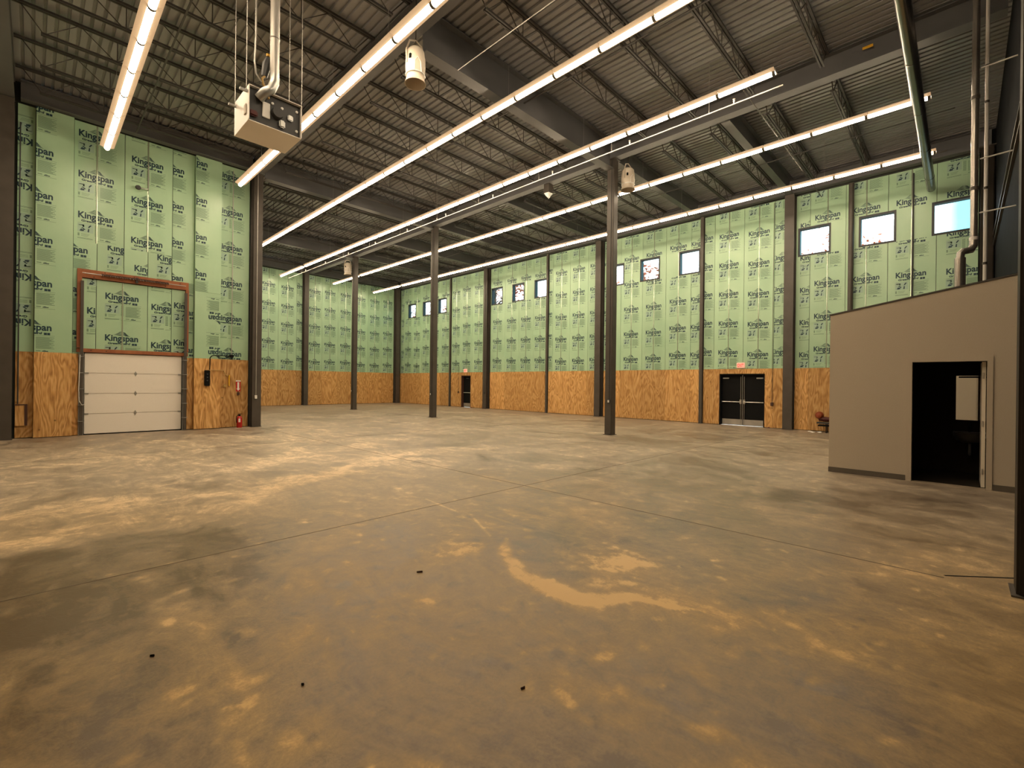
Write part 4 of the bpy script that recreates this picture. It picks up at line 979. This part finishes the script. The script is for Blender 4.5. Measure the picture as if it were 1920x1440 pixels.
# ------------------------------------------------------------------ exit doors in the window wall
def leaf(root, y0, y1, z1, closer_side):
    xf = XW + 0.13
    l = MB().cbox((xf + 0.025, (y0 + y1) / 2, z1 / 2 + 0.01), 0.045, y1 - y0 - 0.008, z1 - 0.02, 0.004).build('door_leaf', M['black'], root)
    return l, xf
def dbl_door():
    d = bpy.data.objects.new('door_2', None); C.objects.link(d); d.location = (XW + 0.1, (DD[0] + DD[1]) / 2, 0); tag(d, kind='structure')
    y0, y1, zt = DD; w = 0.05; ym = (y0 + y1) / 2
    m_ = MB().box(XW - 0.04, XW + 0.2, y0 + 0.002, y0 + w, 0.001, zt - 0.002).box(XW - 0.04, XW + 0.2, y1 - w, y1 - 0.002, 0.001, zt - 0.002).box(XW - 0.04, XW + 0.2, y0 + w, y1 - w, zt - w, zt - 0.002)
    m_.build('door_frame', M['black'], d)
    for (a, b, s) in ((y0 + w, ym, 1), (ym, y1 - w, -1)):
        l, xf = leaf(d, a, b, zt - w, s)
        MB().box(xf - 0.0015, xf + 0.003, a + 0.02, b - 0.02, 0.03, 0.27).build('kick_plate', M['kick'], l)
        inn = b - 0.07 if s > 0 else a + 0.07; out = a + 0.02 if s > 0 else b - 0.02
        MB().tube([(xf - 0.06, inn, 1.02), (xf - 0.06, out, 1.02)], 0.022, 8).build('push_bar', M['chrome'], l, True)
        MB().cbox((xf - 0.03, inn, 1.03), 0.07, 0.075, 0.19, 0.01).build('latch_case', M['chrome'], l)
        MB().tube([(xf - 0.025, inn, 0.08), (xf - 0.025, inn, 0.93)], 0.010, 6).build('vertical_rod', M['chrome'], l, True)
        MB().tube([(xf - 0.025, inn, 1.13), (xf - 0.025, inn, zt - 0.12)], 0.010, 6).build('vertical_rod', M['chrome'], l, True)
        cc = out + (0.16 if s > 0 else -0.16)
        MB().cbox((xf - 0.03, cc, zt - 0.19), 0.055, 0.26, 0.05, 0.008).build('closer', M['galv'], l)
    MB().box(XW + 0.02, XW + 0.2, y0 + w, y1 - w, 0.001, 0.012).build('threshold', M['sign_white'], d)
    MB().tube([(XW + 0.10, ym, 0.03), (XW + 0.10, ym, zt - 0.06)], 0.012, 8).build('centre_astragal', M['chrome'], d, True)
dbl_door()
d3 = bpy.data.objects.new('door_3', None); C.objects.link(d3); d3.location = (XW + 0.1, (SD[0] + SD[1]) / 2, 0); tag(d3, kind='structure')
y0, y1, zt = SD; w = 0.05
MB().box(XW - 0.04, XW + 0.2, y0 + 0.002, y0 + w, 0.001, zt - 0.002).box(XW - 0.04, XW + 0.2, y1 - w, y1 - 0.002, 0.001, zt - 0.002).box(XW - 0.04, XW + 0.2, y0 + w, y1 - w, zt - w, zt - 0.002).build('door_frame', M['brown'], d3)
l, xf = leaf(d3, y0 + w, y1 - w, zt - w, 1)
MB().box(xf - 0.0015, xf + 0.003, y0 + w + 0.02, y1 - w - 0.02, 0.03, 0.29).build('kick_plate', M['kick'], l)
MB().tube([(xf - 0.06, y0 + 0.10, 1.02), (xf - 0.06, y1 - 0.12, 1.02)], 0.025, 8).build('push_bar', M['chrome'], l, True)
MB().cbox((xf - 0.03, y0 + 0.5, zt - 0.19), 0.055, 0.26, 0.05, 0.008).build('closer', M['darkgrey'], l)
# outside backs so that no sky shows through hairline gaps
def exit_sign(yc, zc, w, h, label):
    t = thing('exit_sign', (XW - 0.10, yc, zc), label, 'sign')
    MB().cbox((XW - 0.095, yc, zc), 0.05, w, h, 0.008).build('housing', M['exit_face'], t)
    vs, fs = text_mesh('EXIT', w * 0.78, 0.02)
    hh = max(p[1] for p in vs)
    mb_ = MB(); mb_.add([(XW - 0.1215, yc + w * 0.39 - p[0], zc - h * 0.30 + p[1] * (h * 0.60 / hh)) for p in vs], fs)
    mb_.build('lettering', M['exit_red'], t)
exit_sign(6.77, 2.59, 0.32, 0.22, 'lit red EXIT sign above the black double doors')
exit_sign(24.86, 2.56, 0.34, 0.24, 'lit red EXIT sign above the single black exit door')
def wall_box(y, z, z_top, label, d=0.05):
    t = thing('switch_box', (XW - d - 0.03, y, z), label, 'outlet box')
    MB().cbox((XW - d - 0.045, y, z), 0.05, 0.10, 0.14, 0.008).build('box', M['brown'], t)
    MB().tube([(XW - d - 0.03, y, z + 0.07), (XW - d - 0.03, y, z_top)], 0.009, 6).build('conduit', M['steel'], t)
wall_box(5.56, 0.98, 9.2, 'brown outlet box on plywood right of the double doors with a thin conduit above')
wall_box(25.62, 1.05, 2.9, 'brown switch box on plywood beside the single exit door')
for (yy, lab) in ((5.66, 'red scrap on the floor at the foot of the double door jamb'), (24.15, 'small red-brown scrap on the floor by the single exit door')):
    s_ = MB(); s_.add([(XW - 0.18, yy - 0.07, 0.003), (XW - 0.10, yy - 0.06, 0.003), (XW - 0.09, yy + 0.07, 0.003), (XW - 0.17, yy + 0.08, 0.003), (XW - 0.14, yy - 0.02, 0.05), (XW - 0.12, yy + 0.04, 0.03)],
                      [(0, 1, 4), (1, 2, 5), (1, 5, 4), (2, 3, 5), (3, 0, 4), (3, 4, 5), (0, 3, 2, 1)])
    tag(s_.build('red_scrap', M['maroon']), lab, 'scrap')
# red object on low rack
rk = thing('low_rack', (20.6, 3.45, 0), 'dark low rack with a grey bar standing against the plywood beside the beige restroom wall', 'rack')
MB().box(20.45, 20.75, 2.9, 3.90, 0.33, 0.39).build('shelf', M['darkgrey'], rk)
MB().box(20.45, 20.75, 2.9, 3.86, 0.24, 0.29).build('under_shelf', M['black'], rk)
for xx in (20.47, 20.73):
    for yy in (2.95, 3.60): MB().box(xx - 0.015, xx + 0.015, yy - 0.015, yy + 0.015, 0.0, 0.33).build('leg', M['black'], rk)
ro = thing('red_machine', (20.6, 3.6, 0.39), 'orange-red rounded machine lying on the dark low rack', 'machine')
MB().lathe([(0, -0.15), (0.09, -0.13), (0.14, -0.04), (0.14, 0.05), (0.09, 0.13), (0, 0.15)], (20.6, 3.84, 0.64), 16, 'x').build('round_head', M['orange'], ro, True)
MB().tube([(20.6, 3.86, 0.51), (20.6, 3.65, 0.50), (20.6, 3.35, 0.49), (20.6, 3.05, 0.50)], [0.07, 0.095, 0.075, 0.05], 12).build('body', M['maroon'], ro, True)
MB().tube([(20.6, 3.55, 0.56), (20.6, 3.45, 0.62), (20.6, 3.25, 0.60)], 0.02, 8).build('grip', M['brown'], ro, True)
for i, (xx, yy) in enumerate(((20.55, 4.12), (20.40, 3.78), (20.20, 3.98))):
    pb = MB(); a = 0.4 * i
    pb.add([(xx + 0.09 * math.cos(a + k * 1.257) * (1 + 0.3 * (k % 2)), yy + 0.10 * math.sin(a + k * 1.257), 0.003 + 0.02 * (k % 2)) for k in range(5)] + [(xx, yy, 0.04)], [(k, (k + 1) % 5, 5) for k in range(5)] + [(4, 3, 2, 1, 0)])
    tag(pb.build('white_scrap', M['sign_white']), 'crumpled white scrap on the floor below the dark low rack', 'scrap', 'white scraps by the low rack')

# ------------------------------------------------------------------ dark wall beside the camera with pipes
wf = MB().box(6.05, XW + 0.2, YR - 0.2, YR, 0, ZD).build('wall_front', M['dark_wall']); tag(wf, kind='structure')
for z_ in (6.18, 6.50): MB().box(6.1, XW - 0.02, YR + 0.001, YR + 0.05, z_ - 0.02, z_ + 0.02).build('girt', M['steel'], wf)
tag(MB().box(6.05, 6.15, -3.2, YR - 0.2, 0, ZD).build('wall_front_return', M['dark_wall']), kind='structure')
def spiral(x0, x1, y, z, r, label):
    t = thing('round_duct', ((x0 + x1) / 2, y, z), label, 'duct')
    MB().tube([(x0, y, z), (x1, y, z)], r, 24).build('tube', M['duct'], t, True)
    k = x0 + 1.2
    while k < x1:
        MB().lathe([(r * 1.0, -0.03), (r * 1.05, -0.02), (r * 1.05, 0.02), (r * 1.0, 0.03)], (k, y, z), 24, 'x').build('joint_ring', M['duct'], t, True); k += 2.4
spiral(6.3, XW - 0.36, 0.79, 8.33, 0.115, 'long shiny round duct running toward the window wall under the roof')
vp = thing('vent_pipe', (12.8, -0.14, 3.4), 'glossy metal vent pipe with an elbow rising above the beige restroom', 'pipe')
MB().tube([(12.8, -0.14, ZD - 0.02), (12.8, -0.14, 4.62)], 0.058, 16).build('riser', M['riser'], vp, True)
MB().tube([(12.8, -0.14, 4.62), (12.795, -0.135, 4.50), (12.76, -0.10, 4.42), (12.70, 0.0, 4.40), (12.68, 0.04, 4.36), (12.68, 0.05, 4.26)], 0.066, 16).build('elbow', M['riser'], vp, True)
MB().tube([(12.68, 0.05, 4.27), (12.68, 0.05, 3.0)], 0.085, 16).build('drop', M['riser'], vp, True)
for z_ in (4.64, 5.62, 7.4): MB().lathe([(0.060, -0.035), (0.068, -0.03), (0.068, 0.03), (0.060, 0.035)], (12.8, -0.14, z_), 16).build('coupling', M['steel'] if z_ > 5 else M['pvc'], vp, True)
vp2 = thing('thin_pipe', (12.8, -0.30, 3.4), 'thinner white pipe rising behind the glossy vent pipe', 'pipe')
MB().tube([(12.9, -0.30, ZD - 0.02), (12.9, -0.30, 3.0)], 0.030, 12).build('pipe', M['pvc'], vp2, True)
for z_ in (4.15, 5.62, 7.3, 8.0): MB().lathe([(0.031, -0.025), (0.037, -0.02), (0.037, 0.02), (0.031, 0.025)], (12.9, -0.30, z_), 12).build('coupling', M['steel'], vp2, True)
for z_, y1_ in ((6.18, YR + 0.05), (5.13, YR + 0.002), (7.95, YR + 0.002)):
    tag(MB().tube([(12.8, -0.212, z_), (12.8, y1_, z_ + 0.02)], 0.014, 8).build('pipe_bracket', M['sign_white'], None, True), 'white strut bracket from the dark wall to the glossy vent pipe', 'bracket', 'vent pipe brackets')
cbk = MB().tube([(10.0, YR + 0.06, 4.45), (10.02, YR + 0.05, 4.2), (10.0, YR + 0.04, 3.95), (10.02, YR + 0.05, 3.75), (10.02, YR + 0.03, 3.45)], [0.016, 0.024, 0.016, 0.022, 0.016], 8).build('black_cable', M['black'], None, True)
tag(cbk, 'black cable bundle hanging on the dark wall above the restroom', 'cable')
# standing pipes on the window wall
wp = thing('rain_pipe', (XW - 0.12, 2.95, 3.0), 'dark downpipe with a white clamp on the window wall above the restroom', 'pipe')
MB().tube([(XW - 0.16, 2.98, 0.05), (XW - 0.16, 2.98, 9.2)], 0.085, 14).build('pipe', M['steel'], wp, True)
MB().lathe([(0.088, -0.05), (0.10, -0.04), (0.10, 0.04), (0.088, 0.05)], (XW - 0.16, 2.98, 3.9), 14).build('coupling', M['black'], wp, True)
MB().tube([(XW - 0.28, 3.16, 4.26), (XW - 0.28, 2.80, 4.26)], 0.018, 6).build('clamp', M['sign_white'], wp, True)
run('wall_conduit', [(XW - 0.03, 1.26, 2.5), (XW - 0.03, 1.26, 9.1)], 0.022, 'darkgrey', 'dark vertical conduit between the two windows above the restroom')

# ------------------------------------------------------------------ restroom block
XR = 11.20
def ztop(y): return 3.14 + (1.92 - y) * (3.57 - 3.14) / 2.53
rw = bpy.data.objects.new('wall_restroom', None); C.objects.link(rw); rw.location = (XR, 0.7, 0); tag(rw, kind='structure')
m_ = MB()
m_.prism([(0.68, 0.0), (1.92, 0.0), (1.92, ztop(1.92)), (0.68, ztop(0.68))], XR, XR + 0.12, 'x')
m_.prism([(-0.33, 2.21), (0.68, 2.21), (0.68, ztop(0.68)), (-0.33, ztop(-0.33))], XR, XR + 0.12, 'x')
m_.prism([(YR + 0.001, 0.0), (-0.33, 0.0), (-0.33, ztop(-0.33)), (YR + 0.001, ztop(YR))], XR, XR + 0.12, 'x')
m_.build('front_wall', M['drywall'], rw)
MB().prism([(XR + 0.121, 0), (14.6, 0), (14.6, 3.13), (XR + 0.121, 3.13)], 1.80, 1.919, 'y').build('side_wall', M['drywall'], rw)
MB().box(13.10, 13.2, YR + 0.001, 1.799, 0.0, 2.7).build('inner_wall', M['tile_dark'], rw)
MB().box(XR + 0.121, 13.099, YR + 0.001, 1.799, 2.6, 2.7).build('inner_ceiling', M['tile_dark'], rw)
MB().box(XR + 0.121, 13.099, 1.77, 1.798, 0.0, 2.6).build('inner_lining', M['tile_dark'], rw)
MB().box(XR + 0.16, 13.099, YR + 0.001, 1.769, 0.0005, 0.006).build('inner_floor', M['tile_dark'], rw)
MB().box(14.48, 14.6, YR + 0.001, 1.799, 0.0, 3.13).build('rear_wall', M['drywall'], rw)
cp = MB(); cp.prism([(YR + 0.001, ztop(YR) + 0.002), (1.935, ztop(1.935) + 0.002), (1.935, ztop(1.935) + 0.03), (YR + 0.001, ztop(YR) + 0.03)], XR - 0.015, XR + 0.135, 'x'); cp.build('metal_cap', M['steel'], rw)
bb = MB().box(XR - 0.010, XR - 0.001, 0.735, 1.925, 0.001, 0.10).build('baseboard_restroom', M['base']); tag(bb, kind='structure')
bb = MB().box(XR - 0.010, XR - 0.001, YR + 0.002, -0.385, 0.001, 0.10).build('baseboard_restroom_corner', M['base']); tag(bb, kind='structure')
d4 = bpy.data.objects.new('door_4', None); C.objects.link(d4); d4.location = (XR, 0.17, 0); tag(d4, kind='structure')
MB().box(XR - 0.02, XR + 0.14, 0.655, 0.725, 0.001, 2.25).build('door_jamb', M['trim'], d4)
MB().box(XR - 0.02, XR + 0.14, -0.375, -0.305, 0.001, 2.25).build('door_jamb', M['trim'], d4)
MB().box(XR - 0.02, XR + 0.14, -0.305, 0.655, 2.175, 2.25).build('door_head', M['trim'], d4)
lf = MB().box(XR + 0.15, XR + 1.05, -0.294, -0.246, 0.012, 2.165).build('door_leaf', M['leaf_white'], d4)
for z_ in (0.28, 1.10, 1.93):
    MB().tube([(XR + 0.142, -0.262, z_ - 0.05), (XR + 0.142, -0.262, z_ + 0.05)], 0.011, 8).build('hinge', M['kick'], lf, True)
mr_ = thing('wall_mirror', (13.08, -0.16, 1.05), 'frameless mirror above the sink inside the dark restroom', 'mirror')
MB().box(13.082, 13.098, -0.46, 0.085, 1.07, 1.96).build('glass', M['mirror'], mr_)
MB().box(13.06, 13.0815, -0.40, 0.05, 1.92, 1.95).build('top_clip', M['black'], mr_)
sk = thing('wall_sink', (12.85, -0.12, 0.8), 'wall-hung sink with a faucet inside the dark restroom', 'sink')
bs = MB()
prof = [(0.0, 0.62), (0.10, 0.63), (0.19, 0.68), (0.235, 0.78), (0.25, 0.83), (0.23, 0.835), (0.20, 0.79), (0.14, 0.72), (0.0, 0.70)]
bs.lathe(prof, (12.84, -0.12, 0), 24); bs.build('basin', M['porcelain'], sk, True)
MB().box(12.84, 13.098, -0.36, 0.12, 0.76, 0.84).build('back_ledge', M['porcelain'], sk)
MB().tube([(13.0, -0.12, 0.84), (13.0, -0.12, 0.96), (12.96, -0.12, 1.0), (12.90, -0.12, 0.99), (12.88, -0.12, 0.95)], 0.018, 8).build('faucet', M['black'], sk, True)
MB().tube([(12.84, -0.12, 0.63), (12.84, -0.12, 0.45), (12.90, -0.12, 0.40), (12.96, -0.12, 0.46), (13.09, -0.12, 0.48)], 0.022, 8).build('drain_trap', M['chrome'], sk, True)

# ------------------------------------------------------------------ small debris on the slab
def chip(x, y, ln, wd, a, label, m_='brown'):
    b = MB(); ca, sa = math.cos(a), math.sin(a)
    pts = [(-ln / 2, -wd / 2, 0.001), (ln / 2, -wd / 3, 0.001), (ln / 2, wd / 2, 0.001), (-ln / 2, wd / 3, 0.001), (-ln / 2, -wd / 3, 0.012), (ln / 2.2, -wd / 4, 0.016), (ln / 2.2, wd / 3, 0.014), (-ln / 2, wd / 4, 0.010)]
    b.add([(x + p[0] * ca - p[1] * sa, y + p[0] * sa + p[1] * ca, p[2]) for p in pts], [(0, 3, 2, 1), (4, 5, 6, 7), (0, 1, 5, 4), (1, 2, 6, 5), (2, 3, 7, 6), (3, 0, 4, 7)])
    tag(b.build('wood_chip', M[m_]), label, 'debris')
chip(2.42, 3.47, 0.05, 0.018, -0.75, 'dark brown wood chip left of the pale swept dust arc')
chip(0.52, 3.55, 0.024, 0.011, -0.9, 'tiny black chip on the pale tyre track', 'black')
chip(1.06, 2.63, 0.016, 0.009, -1.3, 'tiny dark crumb on bare concrete between tyre track and dust arc', 'black')
chip(1.91, 1.74, 0.024, 0.011, -0.4, 'small brown chip on bare concrete below the dust arc')

# ------------------------------------------------------------------ outdoors seen through the windows
gr = MB().box(XW + 0.3, 160, -60, 160, -0.4, -0.3).build('outside_ground', M['ground']); tag(gr, kind='structure')
def tree(x, y, h, seed, label, dens=1.0):
    rs = random.Random(seed)
    t = thing('autumn_tree', (x, y, -0.3), label, 'tree', 'trees outside the window wall')
    br = MB(); tips = []
    br.tube([(x, y, -0.32), (x + 0.2, y, h * 0.25), (x, y + 0.2, h * 0.55), (x + 0.1, y, h * 0.85)], [0.3, 0.24, 0.15, 0.05], 8)
    for k in range(22):
        z = h * rs.uniform(0.3, 0.8); a = rs.uniform(0, 2 * PI); ln = h * rs.uniform(0.18, 0.36) * (1.1 - z / h * 0.6)
        e = (x + ln * math.cos(a), y + ln * math.sin(a), z + ln * rs.uniform(0.3, 0.9)); br.tube([(x, y, z), ((x + e[0]) / 2, (y + e[1]) / 2, (z + e[2]) / 2 + 0.15), e], [0.07, 0.045, 0.015], 5); tips.append(e)
    br.build('trunk', M['bark'], t, True)
    lv = MB()
    for e in tips:
        for k in range(int(110 * dens)):
            d = Vector((rs.gauss(0, 1), rs.gauss(0, 1), rs.gauss(0, 0.8))) * 0.75; c = Vector(e) + d; s = rs.uniform(0.14, 0.30)
            u = Vector((rs.gauss(0, 1), rs.gauss(0, 1), rs.gauss(0, 1))).normalized(); w = u.orthogonal().normalized()
            lv.add([c - u * s, c + w * s * 0.6, c + u * s, c - w * s * 0.6], [(0, 1, 2, 3)])
    me = bpy.data.meshes.new('leaves'); L = t.location
    me.from_pydata([(a - L.x, b - L.y, c - L.z) for a, b, c in [tuple(p) for p in lv.v]], [], lv.f)
    o = link('leaves', me, M['leaf'], t); tag(o, kind='stuff')
for i, (x, y, h) in enumerate(((38, 39.7, 17.5), (48, 45.6, 15.2), (44, 23.2, 14.0), (38, 59, 17.0), (50, 74, 19), (46, 8.8, 13.4))):
    tree(x, y, h, 100 + i, 'red autumn tree outside the high windows', 0.12 if i in (3, 4) else 1.0)
